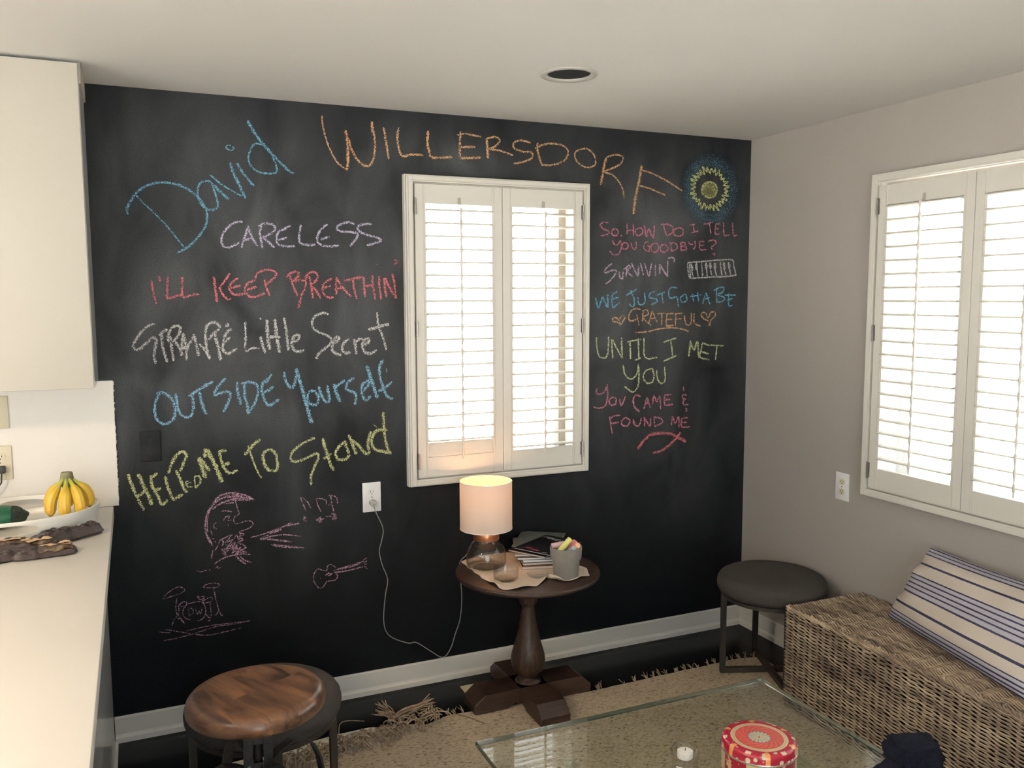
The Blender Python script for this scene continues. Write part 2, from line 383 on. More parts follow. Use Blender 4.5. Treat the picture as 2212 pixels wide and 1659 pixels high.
# ------------------------------------------------------------------ plantation shutters
def shutter(label, u0, u1, z0, z1, panels, axis, zl, nl, pitch, tilt, short=None, grp=None, lip=.060, gap_top=0, rodoff=0):
    """frame and hinged louvred panels on a wall plane. axis 'x': faces -y; axis 'y': faces -x (u = world y)"""
    if axis == 'x': root = thing('plantation_shutter', label, 'shutter', (0, 0, 0), 0); T = lambda u, d, z: (u, -d, z)
    else: root = thing('plantation_shutter', label, 'shutter', (0, 0, 0), 0); T = lambda u, d, z: (-d, u, z)
    def bx(mb, ua, ub, da, db, za, zb, mi=0):
        a = T(ua, da, za); b = T(ub, db, zb); mb.box([min(a[i], b[i]) for i in range(3)], [max(a[i], b[i]) for i in range(3)], mi)
    mb = MB(); fw = .036
    for (w0, d0, d1, e) in ((fw, 0, .030, -.0), (fw-.004, .030, .050, .003), (fw-.014, .050, lip, .009)):
        a0, a1, b0, b1 = u0+e, u1-e, z0+e, z1-e; i = fw - (.004 if d0 == .03 else 0) - (.010 if d0 == .05 else 0)
        i0, i1, j0, j1 = u0+i, u1-i, z0+i, z1-i
        bx(mb, a0, i0, d0, d1, b0, b1); bx(mb, i1, a1, d0, d1, b0, b1); bx(mb, i0, i1, d0, d1, b0, j0); bx(mb, i0, i1, d0, d1, j1, b1)
    mb.build('frame', M['shutter'], root, bevel=.0015)
    # frame return that runs back into the opening
    zt = z1 - fw - .003 - gap_top; zb = z0 + fw + .003
    lme = None
    for k, (a, b) in enumerate(panels):
        st = .046; dp0, dp1 = .018, .047
        top = .078; rt = .084
        mb = MB()
        bx(mb, a, a+st, dp0, dp1, zb, zt); bx(mb, b-st, b, dp0, dp1, zb, zt)
        bx(mb, a+st, b-st, dp0+.001, dp1-.001, zt-top, zt); bx(mb, a+st, b-st, dp0+.001, dp1-.001, zb, zb+rt)
        for uu in (a+.034, b-.040): bx(mb, uu, uu+.002, dp1, dp1+.0018, zb, zt); bx(mb, uu+.004, uu+.006, dp1, dp1+.0012, zb, zt)
        pn = mb.build('panel', M['shutter'], root, bevel=.001)
        um = (a+b)/2 + rodoff
        # arched notch the rod slides into: a flat plate, the recess's shade in its colour
        mb = MB(); pts = [(um-.0075, zt-top), (um+.0075, zt-top)] + [(um+.0075*math.cos(t), zt-top+.022+.0075*math.sin(t)) for t in [math.pi*i/8 for i in range(9)]]
        vs = [T(u, dp1-.0005, z) for u, z in pts] + [T(u, dp1+.0004, z) for u, z in pts]; m = len(pts)
        mb.add(vs, [tuple(range(m)), tuple(range(m, 2*m))[::-1]] + [(i, (i+1) % m, m+(i+1) % m, m+i) for i in range(m)])
        mb.build('rod_notch', M['notch'], pn)
        # louvres: one flattened oval blade each
        n = nl
        if lme is None or axis == 'x' or True:
            mb = MB(); hw = .0315; th = .0052; L0 = a+st+.001; L1 = b-st-.001; prof = []
            for i in range(14):
                t = 2*math.pi*i/14; dd = hw*math.cos(t); zz = th*math.sin(t)*(1 if abs(math.cos(t)) < .95 else .6)
                prof.append((dd*math.cos(tilt) - zz*math.sin(tilt), dd*math.sin(tilt) + zz*math.cos(tilt)))
            vs = [T(L0-um, d_, z_) for d_, z_ in prof] + [T(L1-um, d_, z_) for d_, z_ in prof]
            mb.add(vs, [(i, (i+1) % 14, 14+(i+1) % 14, 14+i) for i in range(14)] + [tuple(range(14))[::-1], tuple(range(14, 28))])
            lv = mb.build('louver', M['shutter'], pn, smooth=50); lv.location = T(um, .0325, zl)
            for i in range(1, n):
                c = lv.copy(); col.objects.link(c); c.parent = pn; c.location = T(um, .0325, zl - pitch*i)
                if short and k in short and i == n-1: c.rotation_euler = (R(78), 0, 0); c.location = T(um, .0325, zl - pitch*i + .012); c['label'] = 'lowest louver, swung shut'
        # tilt rod with a scallop at every blade
        zr0 = zl - pitch*(n-1) - .03; zr1 = zl + .012; mb = MB(); pts = []; rr = []
        steps_ = int((zr1-zr0)/.0065)
        for i in range(steps_+1):
            z = zr0 + (zr1-zr0)*i/steps_; ph = ((z - zl) / pitch) % 1; pts.append(T(um, .0325+.0345, z)); rr.append(.0046 + .0016*math.cos(2*math.pi*ph))
        mb.tube(pts, rr, 6); mb.build('tilt_rod', M['shutter'], pn, smooth=60)
    hs = []
    ends = [(panels[0][0], -1)] + ([(panels[-1][1], 1)])
    for (u, s) in ends:
        for fz in (.90, .515, .085):
            z = z0 + (z1-z0)*fz; mb = MB()
            bx(mb, u-.006, u+.006, .046, .052, z-.031, z+.031); mb.tube([T(u, .054, z-.034), T(u, .054, z+.034)], .0045, 8)
            mb.build('hinge', M['metal'], root)
    return root
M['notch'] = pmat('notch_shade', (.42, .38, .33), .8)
shutter('cream plantation shutter over the window in the black wall', -1.776, -.921, .884, 2.184, [(-1.737, -1.3495), (-1.3465, -.960)], 'x', 2.040, 20, .0535, R(2), short=(0,))
shutter('wide cream plantation shutter on the greige wall', -2.68, -.812, .852, 2.170, [(-.851-.4385*(k+1)+.0015, -.851-.4385*k-.0015) for k in (3, 2, 1, 0)], 'y', 2.035, 20, .0535, R(0), gap_top=.012, lip=.052)

# ------------------------------------------------------------------ ceiling downlight
t = thing('recessed_downlight', 'round recessed downlight with a white rim and dark open can', 'light', (LX, LY, CH))
MB().lathe([(.0985, 0), (.0985, -.003), (.094, -.006), (.078, -.004), (.074, 0), (.074, .006), (.0985, .004)], n=56, closed=True).build('rim', pmat('downlight_trim', (.50, .49, .46), .5), t, smooth=50)
MB().lathe([(.076, .002), (.074, .012), (.060, .10), (.0, .10), (0, .104), (.064, .104), (.079, .01)], n=48).build('can', pmat('black_baffle', (.002, .002, .003), .6, spec=.1), t, smooth=50)

t = thing('kitchen_ceiling_light', 'round warm ceiling light over the kitchen counters, out of view', 'light', (-4.5, -2.3, CH))
MB().lathe([(0, 0), (.20, 0), (.20, -.03), (.19, -.04), (.0, -.04)], n=40).build('base', M['trim'], t, smooth=40)
lamp_ = light('kitchen_glow', 'AREA', (-4.5, -2.3, CH - .06), 60, (1, .78, .55), shape='DISK', size=.38)
# ------------------------------------------------------------------ chalk writing, children of the wall
CHALK = [
 ('large slanting blue chalk first name at upper left', 'blue', [[58,-2783,2059,-2753,2026,-2705,1977,-2667,1930,-2623,1871],[90,-2810,1988,-2814,2005,-2807,2024,-2788,2056,-2760,2083,-2725,2101,-2680,2108,-2634,2101,-2599,2085,-2569,2060,-2550,2034,-2538,2001,-2542,1963,-2559,1930,-2586,1897,-2618,1869,-2650,1851],[78,-2520,2119,-2541,2121,-2560,2109,-2568,2087,-2567,2060,-2560,2039,-2545,2020,-2519,2014,-2500,2025,-2499,2046,-2504,2068,-2511,2095,-2518,2116],[101,-2515,2111,-2490,2085,-2457,2056],[61,-2522,2143,-2484,2112,-2442,2087,-2408,2069],[102,-2449,2193,-2435,2148,-2417,2110,-2398,2062],[96,-2423,2192,-2405,2160,-2364,2110],[51,-2460,2255,-2447,2258,-2431,2246,-2448,2239,-2461,2247,-2460,2255],[73,-2318,2264,-2345,2271,-2364,2261,-2379,2227,-2379,2200,-2367,2179,-2343,2163,-2310,2160,-2282,2164,-2276,2178,-2284,2211,-2294,2233],[110,-2380,2353,-2359,2316,-2328,2274,-2291,2233],[87,-2291,2233,-2259,2201,-2232,2175,-2212,2166]]),
 ('lavender chalk word CARELESS under the blue name', 'lavender', [[87,-2410,1973,-2430,1973,-2458,1957,-2480,1932,-2491,1904,-2484,1880,-2466,1874,-2439,1886,-2425,1895],[87,-2390,1959,-2399,1929,-2411,1900,-2418,1875],[87,-2393,1957,-2383,1929,-2370,1901,-2357,1882],[87,-2408,1903,-2378,1912],[88,-2341,1964,-2348,1930,-2343,1902,-2341,1874],[87,-2352,1958,-2327,1970,-2300,1965,-2289,1954,-2298,1937,-2323,1922,-2340,1916],[88,-2337,1916,-2316,1897,-2294,1878],[89,-2230,1964,-2256,1949,-2278,1937,-2285,1915,-2282,1892,-2258,1884,-2215,1885],[89,-2279,1906,-2245,1918],[90,-2190,1968,-2197,1934,-2195,1897,-2161,1890,-2135,1892],[92,-2086,1974,-2116,1947,-2129,1912,-2115,1893,-2080,1887,-2041,1891],[91,-2114,1913,-2079,1925],[93,-1977,1977,-2001,1984,-2037,1973,-2049,1958,-2031,1947,-1990,1945,-1966,1940,-1969,1922,-1997,1889],[95,-1905,1979,-1935,1978,-1962,1969,-1960,1951,-1924,1935,-1888,1927,-1866,1915,-1888,1906,-1928,1892]]),
 ("red chalk line reading I'LL KEEP BREATHIN'", 'red', [[82,-2741,1753,-2741,1728,-2736,1693,-2729,1661],[83,-2715,1767,-2713,1745],[83,-2685,1763,-2689,1728,-2690,1703,-2690,1681,-2667,1688,-2648,1695,-2632,1688],[84,-2635,1763,-2637,1728,-2635,1688,-2606,1695,-2577,1698],[103,-2524,1764,-2519,1718,-2514,1667],[86,-2464,1777,-2483,1749,-2506,1718],[86,-2504,1718,-2490,1692,-2471,1676,-2464,1682],[87,-2434,1759,-2459,1741,-2468,1723,-2458,1700,-2436,1695,-2410,1700],[87,-2462,1721,-2425,1731],[88,-2369,1752,-2400,1739,-2411,1713,-2396,1690,-2371,1687,-2336,1702],[105,-2403,1713,-2365,1728],[88,-2336,1754,-2330,1723,-2318,1691],[88,-2369,1757,-2366,1772,-2343,1788,-2312,1791,-2290,1780,-2298,1762,-2335,1731],[90,-2239,1770,-2227,1728,-2210,1689],[90,-2252,1762,-2236,1778,-2210,1786,-2205,1771,-2226,1747],[90,-2226,1747,-2195,1752,-2177,1744,-2183,1718,-2197,1686,-2210,1641],[91,-2163,1768,-2156,1723,-2152,1681],[91,-2179,1750,-2168,1779,-2141,1784,-2129,1768,-2143,1744,-2159,1731,-2143,1718,-2133,1702,-2119,1678],[93,-2073,1758,-2100,1745,-2111,1726,-2107,1697,-2085,1682,-2069,1686],[92,-2111,1718,-2079,1731],[93,-2054,1766,-2057,1729,-2057,1694],[93,-2056,1766,-2036,1729,-1998,1686],[93,-2063,1718,-2025,1721],[93,-2024,1750,-1975,1761,-1947,1767],[94,-1989,1758,-1984,1718,-1974,1677],[95,-1944,1767,-1943,1729,-1940,1685],[95,-1908,1772,-1906,1729,-1896,1674],[95,-1942,1729,-1903,1732],[96,-1880,1770,-1878,1723,-1873,1674],[96,-1858,1762,-1856,1718,-1848,1682],[96,-1855,1762,-1836,1723,-1811,1679],[97,-1823,1781,-1815,1734,-1809,1677],[38,-1891,1817,-1883,1819],[58,-1814,1836,-1801,1835,-1804,1825,-1816,1818]]),
 ('white chalk line reading STRANGE Little Secret', 'white', [[99,-2737,1588,-2755,1584,-2784,1560,-2808,1526,-2816,1504,-2809,1494,-2791,1498,-2767,1520,-2743,1539,-2735,1529,-2741,1494,-2746,1469,-2740,1439],[117,-2724,1544,-2710,1559,-2695,1568],[100,-2715,1554,-2716,1514,-2709,1478,-2701,1443],[101,-2687,1543,-2684,1503,-2677,1447],[101,-2693,1518,-2692,1548,-2679,1573,-2657,1580,-2649,1567,-2659,1542,-2679,1518],[101,-2674,1523,-2656,1497,-2646,1466],[101,-2640,1552,-2646,1512,-2650,1466],[101,-2640,1552,-2632,1501,-2632,1448],[102,-2652,1489,-2618,1511],[102,-2604,1549,-2596,1510,-2588,1464],[102,-2602,1541,-2620,1511,-2633,1481],[103,-2584,1510,-2561,1479,-2548,1450],[104,-2504,1571,-2528,1591,-2553,1581,-2561,1550,-2560,1510,-2555,1463,-2548,1450],[103,-2550,1525,-2529,1550,-2509,1565],[121,-2529,1550,-2517,1498,-2509,1444],[105,-2465,1564,-2485,1549,-2496,1518,-2500,1487,-2483,1469,-2463,1479,-2448,1489],[104,-2497,1508,-2471,1533],[122,-2487,1572,-2475,1584],[88,-2414,1592,-2414,1537,-2416,1480,-2388,1489,-2363,1486],[107,-2359,1533,-2352,1499,-2341,1467],[71,-2358,1606,-2354,1599],[125,-2331,1598,-2331,1535,-2325,1480],[126,-2301,1600,-2297,1534,-2287,1468],[107,-2333,1530,-2282,1529],[108,-2267,1608,-2258,1544,-2253,1475],[109,-2236,1507,-2212,1517,-2209,1535,-2227,1533,-2239,1507,-2232,1477,-2208,1469,-2192,1476],[102,-2090,1616,-2108,1622,-2141,1611,-2157,1585,-2150,1558,-2121,1541,-2089,1525,-2082,1503,-2112,1476,-2134,1458,-2145,1442,-2137,1438],[112,-2079,1497,-2057,1508,-2049,1524,-2068,1519,-2079,1492,-2075,1465,-2042,1448],[114,-2008,1517,-2030,1501,-2039,1474,-2026,1458,-2004,1460],[114,-1989,1514,-1984,1484,-1982,1452],[114,-1983,1500,-1964,1516,-1953,1513],[115,-1950,1488,-1930,1499,-1927,1515,-1947,1508,-1956,1483,-1943,1458,-1915,1454,-1896,1468],[96,-1891,1622,-1887,1570,-1868,1520,-1855,1465],[134,-1930,1551,-1890,1561,-1841,1574]]),
 ('light blue chalk line reading OUTSIDE Yourself', 'sky', [[101,-2743,1326,-2729,1332,-2741,1313,-2751,1278,-2750,1242,-2734,1216,-2710,1212,-2688,1228,-2680,1259,-2686,1295,-2706,1321,-2729,1332],[102,-2675,1325,-2672,1284,-2664,1247,-2643,1231,-2623,1240,-2615,1270,-2616,1312],[120,-2630,1310,-2591,1336,-2541,1365],[121,-2591,1326,-2583,1279,-2570,1238],[105,-2492,1374,-2517,1353,-2536,1321,-2536,1310,-2513,1319,-2484,1321,-2479,1305,-2493,1269,-2506,1243],[106,-2453,1358,-2451,1319,-2441,1269],[106,-2425,1349,-2425,1302,-2416,1265,-2417,1230],[106,-2438,1350,-2403,1356,-2378,1342,-2376,1310,-2390,1269,-2417,1230],[126,-2320,1382,-2347,1351],[108,-2346,1362,-2360,1336,-2354,1293,-2334,1260,-2295,1282],[108,-2353,1312,-2332,1321,-2316,1337],[109,-2274,1391,-2267,1353,-2247,1325,-2233,1341,-2227,1373],[147,-2226,1402,-2212,1351,-2193,1274,-2178,1214,-2169,1178],[112,-2149,1310,-2176,1306,-2184,1279,-2172,1257,-2148,1253,-2139,1277,-2149,1304],[112,-2138,1326,-2128,1293,-2112,1264,-2096,1264,-2098,1291,-2103,1330],[151,-2075,1334,-2068,1301,-2052,1259],[113,-2073,1317,-2051,1333,-2031,1348],[115,-1992,1355,-2018,1337,-2026,1310,-1996,1297,-1986,1280,-1992,1244],[116,-1963,1295,-1934,1322,-1934,1341,-1957,1328,-1963,1295,-1947,1261,-1924,1277],[154,-1939,1403,-1922,1349,-1896,1267],[117,-1867,1425,-1884,1403,-1885,1364,-1872,1314,-1856,1273,-1830,1260],[117,-1892,1295,-1858,1313,-1832,1331],[59,-1856,1391,-1854,1372]]),
 ('yellow chalk line reading HELPED ME TO Stand', 'yellow', [[108,-2854,1030,-2843,987,-2826,938,-2805,887],[134,-2820,1028,-2803,983,-2788,944,-2776,905],[109,-2829,938,-2789,968],[119,-2753,1026,-2775,1007],[110,-2777,1018,-2772,975,-2752,930,-2741,901,-2721,919],[136,-2760,960,-2743,967],[111,-2727,1011,-2719,970,-2706,926,-2701,917,-2666,935],[112,-2687,1031,-2673,992,-2660,953,-2652,939],[111,-2714,1020,-2700,1059,-2679,1092,-2659,1100,-2647,1087,-2656,1061,-2672,1025],[52,-2644,984,-2654,983,-2650,963,-2630,961],[52,-2652,973,-2634,978],[52,-2623,999,-2620,955],[70,-2623,999,-2606,1000,-2600,978,-2619,954],[157,-2603,1073,-2592,1028,-2581,990],[157,-2577,1106,-2581,1071],[122,-2596,1067,-2582,1044,-2565,1018],[157,-2574,1103,-2546,1041,-2521,968],[115,-2501,1093,-2524,1091,-2527,1083,-2520,1050,-2511,1022,-2491,1001,-2462,1012],[142,-2521,1033,-2491,1044],[126,-2434,1069,-2405,1101,-2372,1129],[72,-2420,1105,-2401,1040,-2387,1000,-2372,971],[119,-2336,1085,-2358,1075,-2364,1054,-2357,1020,-2339,999,-2315,999,-2309,1027,-2316,1066,-2336,1085],[103,-2158,1119,-2200,1103,-2239,1077,-2257,1051,-2252,1031,-2224,1028,-2185,1042,-2152,1054,-2147,1036,-2164,998,-2179,959,-2178,925],[123,-2128,1114,-2113,1056,-2102,1016,-2086,977],[123,-2125,1029,-2093,1049],[125,-2032,1096,-2061,1075,-2076,1048,-2068,1024,-2034,1021,-2019,1038],[134,-2038,1097,-2019,1038],[125,-2020,1121,-2007,1083,-1990,1037],[125,-2012,1101,-1981,1075,-1958,1045,-1938,1037,-1940,1084,-1927,1129],[39,-1919,1159,-1901,1145],[118,-1873,1207,-1871,1149,-1866,1090,-1852,1036],[129,-1854,1129,-1892,1133,-1916,1117,-1925,1083,-1911,1053,-1882,1042,-1840,1032]]),
 ('pink chalk drawing of a bearded head in a cap', 'pink', [[80,-2575,733,-2587,771,-2590,810,-2582,843,-2570,870,-2551,897,-2528,917,-2491,923,-2459,917,-2432,905,-2403,887],[71,-2561,865,-2538,881,-2506,893,-2474,899,-2437,898,-2405,888],[46,-2582,775,-2583,814,-2575,852,-2556,883,-2528,905,-2482,915,-2446,906],[71,-2547,878,-2510,891,-2465,893,-2419,886],[89,-2505,907,-2469,908,-2437,896],[46,-2565,875,-2546,892,-2519,906,-2483,907],[46,-2566,720,-2578,755],[46,-2515,882,-2483,883,-2474,889],[40,-2476,895,-2468,860,-2463,836,-2479,827,-2484,813,-2481,800,-2464,798,-2436,805,-2415,800,-2410,790,-2423,776,-2446,769,-2465,765],[53,-2530,854,-2512,854,-2489,847],[47,-2497,831,-2513,830,-2522,814],[47,-2506,815,-2493,814],[47,-2504,822,-2498,829],[46,-2547,812,-2559,804,-2557,789,-2548,786],[32,-2571,783,-2565,763],[32,-2565,749,-2559,746],[32,-2557,736,-2552,733],[32,-2539,794,-2537,792],[32,-2507,798,-2503,794],[47,-2534,740,-2516,748,-2493,755,-2516,728,-2489,735,-2512,708,-2480,724,-2499,697,-2471,713,-2495,682,-2462,702,-2482,675,-2449,691],[72,-2465,761,-2447,750,-2465,742,-2450,730,-2471,723,-2453,711],[47,-2484,739,-2474,753,-2468,732,-2460,756],[64,-2453,711,-2442,697,-2463,687,-2440,680,-2454,672,-2426,668],[72,-2533,704,-2518,680,-2529,686,-2508,693,-2522,702,-2518,675],[36,-2541,731,-2549,713,-2567,691,-2565,705,-2573,667],[54,-2562,646,-2537,662,-2500,672,-2463,673,-2445,675],[73,-2482,670,-2464,648,-2444,631],[55,-2464,663,-2446,646,-2423,635],[47,-2544,727,-2534,743,-2525,729,-2533,716,-2516,728],[47,-2517,719,-2508,700,-2494,716,-2490,696,-2476,701,-2470,686],[35,-2628,628,-2615,622,-2588,626],[29,-2581,627,-2579,622],[36,-2561,630,-2549,635,-2552,629,-2538,628],[47,-2489,725,-2472,694,-2490,706,-2463,678,-2481,690,-2449,671],[46,-2574,687,-2568,676]]),
 ('pink chalk lines of sound leaving the mouth', 'pink', [[55,-2422,736,-2349,750,-2262,778],[74,-2349,743,-2291,766,-2231,772],[55,-2382,727,-2344,742,-2301,755],[55,-2382,725,-2302,733,-2225,718],[74,-2382,727,-2326,715,-2264,699],[110,-2385,722,-2378,729],[56,-2345,698,-2303,683,-2214,669],[56,-2336,698,-2303,689,-2245,677],[55,-2378,723,-2349,731,-2321,735]]),
 ('pink chalk music notes', 'pink', [[49,-2223,879,-2216,859,-2202,819],[49,-2220,879,-2196,859,-2183,832],[94,-2213,798,-2203,792,-2211,783,-2199,776],[76,-2216,786,-2201,794],[49,-2160,865,-2153,837,-2141,810],[49,-2159,868,-2132,863,-2118,851,-2121,839],[95,-2162,777,-2147,786,-2142,770,-2159,774],[50,-2155,776,-2130,781],[50,-2112,873,-2102,877,-2098,847,-2089,805],[50,-2100,875,-2078,865,-2073,836],[50,-2113,835,-2098,836],[96,-2099,798,-2082,794,-2095,775,-2080,778,-2089,797],[50,-2122,788,-2100,788]]),
 ('small pink chalk drawing of a guitar', 'pink', [[43,-2085,565,-2100,580,-2115,585,-2122,578,-2125,560,-2145,566,-2160,573,-2175,559,-2180,534,-2172,508,-2152,489,-2137,498,-2127,514,-2111,515,-2089,517,-2081,531,-2088,545],[78,-2131,541,-2116,549,-2103,545,-2121,537],[43,-2100,555,-2060,565,-2008,573,-1967,581],[59,-2095,549,-2040,549,-1973,558],[43,-2085,558,-2019,564,-1988,571],[43,-2080,561,-2034,566,-1977,575],[44,-1972,584,-1956,593],[44,-1967,573,-1951,584],[44,-1967,567,-1957,567],[44,-1967,560,-1955,546],[31,-2154,532,-2149,533]]),
 ('small pink chalk drawing of a drum kit with DW on the drum', 'pink', [[38,-2755,533,-2741,550,-2718,566,-2699,573,-2679,567,-2673,557,-2693,545,-2720,539,-2755,533],[39,-2705,530,-2709,487,-2703,457],[39,-2703,462,-2717,445,-2726,424],[56,-2703,467,-2695,446,-2680,424],[53,-2706,448,-2688,445],[39,-2699,500,-2698,471],[39,-2608,560,-2595,568,-2567,570,-2545,561,-2554,552,-2586,554,-2608,559],[40,-2568,547,-2561,499,-2553,458],[40,-2553,458,-2563,440,-2572,441],[40,-2553,458,-2543,432],[40,-2545,437,-2538,434],[39,-2642,504,-2669,498,-2685,474,-2679,448,-2658,435],[39,-2642,504,-2619,503,-2604,486,-2601,456,-2613,433,-2633,427],[32,-2664,485,-2662,451],[32,-2664,485,-2649,478,-2647,463,-2662,450],[32,-2638,476,-2632,453,-2626,469,-2619,451,-2615,477],[39,-2699,500,-2681,512,-2668,505,-2678,492,-2697,497],[39,-2634,527,-2619,522,-2603,522,-2615,509,-2632,524],[39,-2615,502,-2592,513,-2576,513,-2577,499,-2602,495,-2615,502],[40,-2584,492,-2581,453],[40,-2601,451,-2586,429,-2581,448],[40,-2596,420,-2584,423],[39,-2749,411,-2682,388,-2616,367,-2566,364,-2469,373],[38,-2773,405,-2734,396],[39,-2757,368,-2700,371,-2638,380,-2565,393,-2501,393,-2435,397],[39,-2673,394,-2592,400,-2501,398,-2445,396]]),
 ('large orange chalk surname over the window', 'orange', [[68,-2097,2394,-2092,2342,-2070,2271,-2041,2219,-2007,2193,-2000,2190],[110,-2004,2345,-1998,2302,-1997,2256,-2000,2192],[92,-1994,2316,-1981,2270,-1958,2231,-1923,2209,-1898,2228,-1886,2283,-1889,2337,-1898,2383],[112,-1898,2387,-1894,2343],[94,-1848,2367,-1840,2313,-1829,2242],[95,-1785,2371,-1792,2337,-1789,2296,-1772,2259,-1728,2267,-1682,2267],[117,-1659,2367,-1664,2318,-1654,2277],[98,-1654,2277,-1643,2260,-1556,2267],[99,-1516,2375,-1521,2327,-1521,2265],[79,-1533,2358,-1493,2366,-1422,2359],[100,-1521,2310,-1451,2316],[100,-1521,2264,-1426,2273],[122,-1400,2353,-1396,2314,-1393,2271],[81,-1400,2353,-1360,2363,-1338,2350,-1361,2323,-1388,2311,-1337,2307,-1276,2291],[84,-1192,2350,-1240,2357,-1272,2344,-1272,2322,-1232,2310,-1189,2309,-1186,2287,-1224,2267,-1277,2256],[106,-1160,2353,-1157,2307,-1137,2255],[84,-1172,2328,-1116,2350,-1048,2351,-1010,2327,-1023,2289,-1074,2264,-1137,2257],[79,-936,2340,-971,2326,-973,2296,-945,2268,-901,2261,-870,2279,-879,2317,-910,2341,-936,2340],[134,-816,2309,-830,2251,-842,2186],[80,-817,2309,-777,2323,-736,2322,-727,2307,-750,2279,-830,2245],[80,-830,2245,-776,2231,-735,2187,-718,2132],[138,-627,2284,-636,2231,-657,2144,-669,2061],[83,-637,2266,-574,2253,-489,2222,-401,2179],[83,-636,2192,-583,2182,-492,2155]]),
 ('pink chalk question SO, HOW DO I TELL YOU GOODBYE?', 'rose', [[72,-801,2018,-825,2020,-843,2008,-830,1991,-798,1979,-805,1966,-842,1959],[73,-763,1993,-780,1986,-784,1969,-770,1960,-752,1966,-750,1983,-763,1993],[73,-730,1966,-736,1957],[73,-702,2017,-702,1967],[74,-669,2018,-667,1961],[74,-702,1986,-669,1989],[74,-633,2001,-653,1992,-656,1972,-638,1964,-617,1978,-620,1995,-633,2001],[93,-610,2013,-596,1961,-584,1996,-560,1955,-554,2014],[76,-503,2020,-497,1994,-483,1967],[76,-518,2018,-481,2021,-452,2008,-454,1982,-483,1967],[77,-417,2007,-444,1995,-443,1973,-416,1967,-392,1979,-395,2001,-417,2007],[78,-333,2023,-330,1987],[77,-358,2019,-325,2025],[78,-349,1984,-305,1994],[78,-276,2027,-220,2038],[79,-242,2033,-230,1983],[79,-203,2027,-205,1984,-180,1984],[79,-206,2029,-175,2032],[79,-205,2006,-183,2009],[80,-158,2040,-151,1978,-120,1982],[80,-104,2039,-97,1979,-76,1982],[73,-780,1939,-770,1922,-752,1918,-739,1938,-734,1936,-732,1905,-749,1877,-774,1874,-794,1891],[74,-709,1932,-727,1923,-724,1903,-704,1902,-694,1919,-709,1932],[74,-681,1930,-673,1907,-657,1899,-652,1916,-652,1935],[75,-585,1937,-606,1930,-610,1908,-595,1895,-581,1891],[75,-593,1917,-580,1917,-581,1891],[75,-551,1931,-569,1922,-566,1895,-543,1890,-527,1909,-538,1929,-551,1931],[76,-496,1928,-517,1918,-516,1896,-490,1891,-474,1910,-496,1928],[77,-459,1933,-458,1897],[76,-469,1933,-437,1933,-423,1920,-431,1904,-461,1896],[77,-405,1938,-401,1900],[77,-408,1938,-380,1937,-383,1923,-402,1921,-372,1917,-369,1905,-404,1900],[78,-362,1944,-350,1931,-334,1929],[78,-323,1947,-320,1922,-333,1905],[78,-296,1943,-292,1907,-256,1907],[78,-298,1943,-268,1946],[78,-295,1925,-268,1928],[79,-246,1944,-218,1954,-198,1943,-212,1927,-228,1917,-217,1908],[79,-217,1888,-205,1890,-205,1882,-216,1883]]),
 ("lilac chalk word SURVIVIN'", 'lilac', [[73,-781,1833,-804,1818,-821,1796,-814,1790,-779,1803,-756,1801,-768,1779,-793,1753,-813,1740],[92,-743,1797,-740,1775,-725,1762,-720,1797],[74,-700,1821,-705,1773],[74,-718,1806,-687,1828,-680,1819,-697,1797,-671,1775],[93,-677,1837,-659,1806,-640,1778,-638,1824],[75,-628,1837,-609,1778],[75,-605,1837,-580,1776,-573,1807,-566,1838],[76,-545,1834,-544,1778],[95,-521,1834,-520,1787],[95,-521,1832,-477,1776],[77,-476,1852,-477,1808,-476,1774],[96,-476,1861,-452,1866,-438,1857,-441,1844]]),
 ('white chalk drawing of a piano keyboard', 'white', [[73,-365,1842,-277,1850,-193,1856,-102,1859,-90,1830,-74,1783],[76,-74,1786,-135,1778,-247,1773,-353,1768],[73,-365,1842,-359,1800,-350,1768],[73,-354,1843,-344,1770],[73,-340,1804,-328,1773],[74,-312,1845,-302,1773],[74,-283,1846,-273,1773],[74,-255,1846,-248,1775],[75,-229,1810,-219,1775],[75,-204,1815,-191,1777],[75,-173,1852,-160,1778],[75,-147,1815,-135,1781],[76,-118,1820,-106,1783],[134,-343,1838,-334,1804],[159,-314,1839,-309,1807],[161,-255,1841,-254,1810],[174,-232,1844,-229,1814],[174,-204,1844,-204,1815],[151,-152,1847,-144,1813],[151,-122,1848,-116,1818]]),
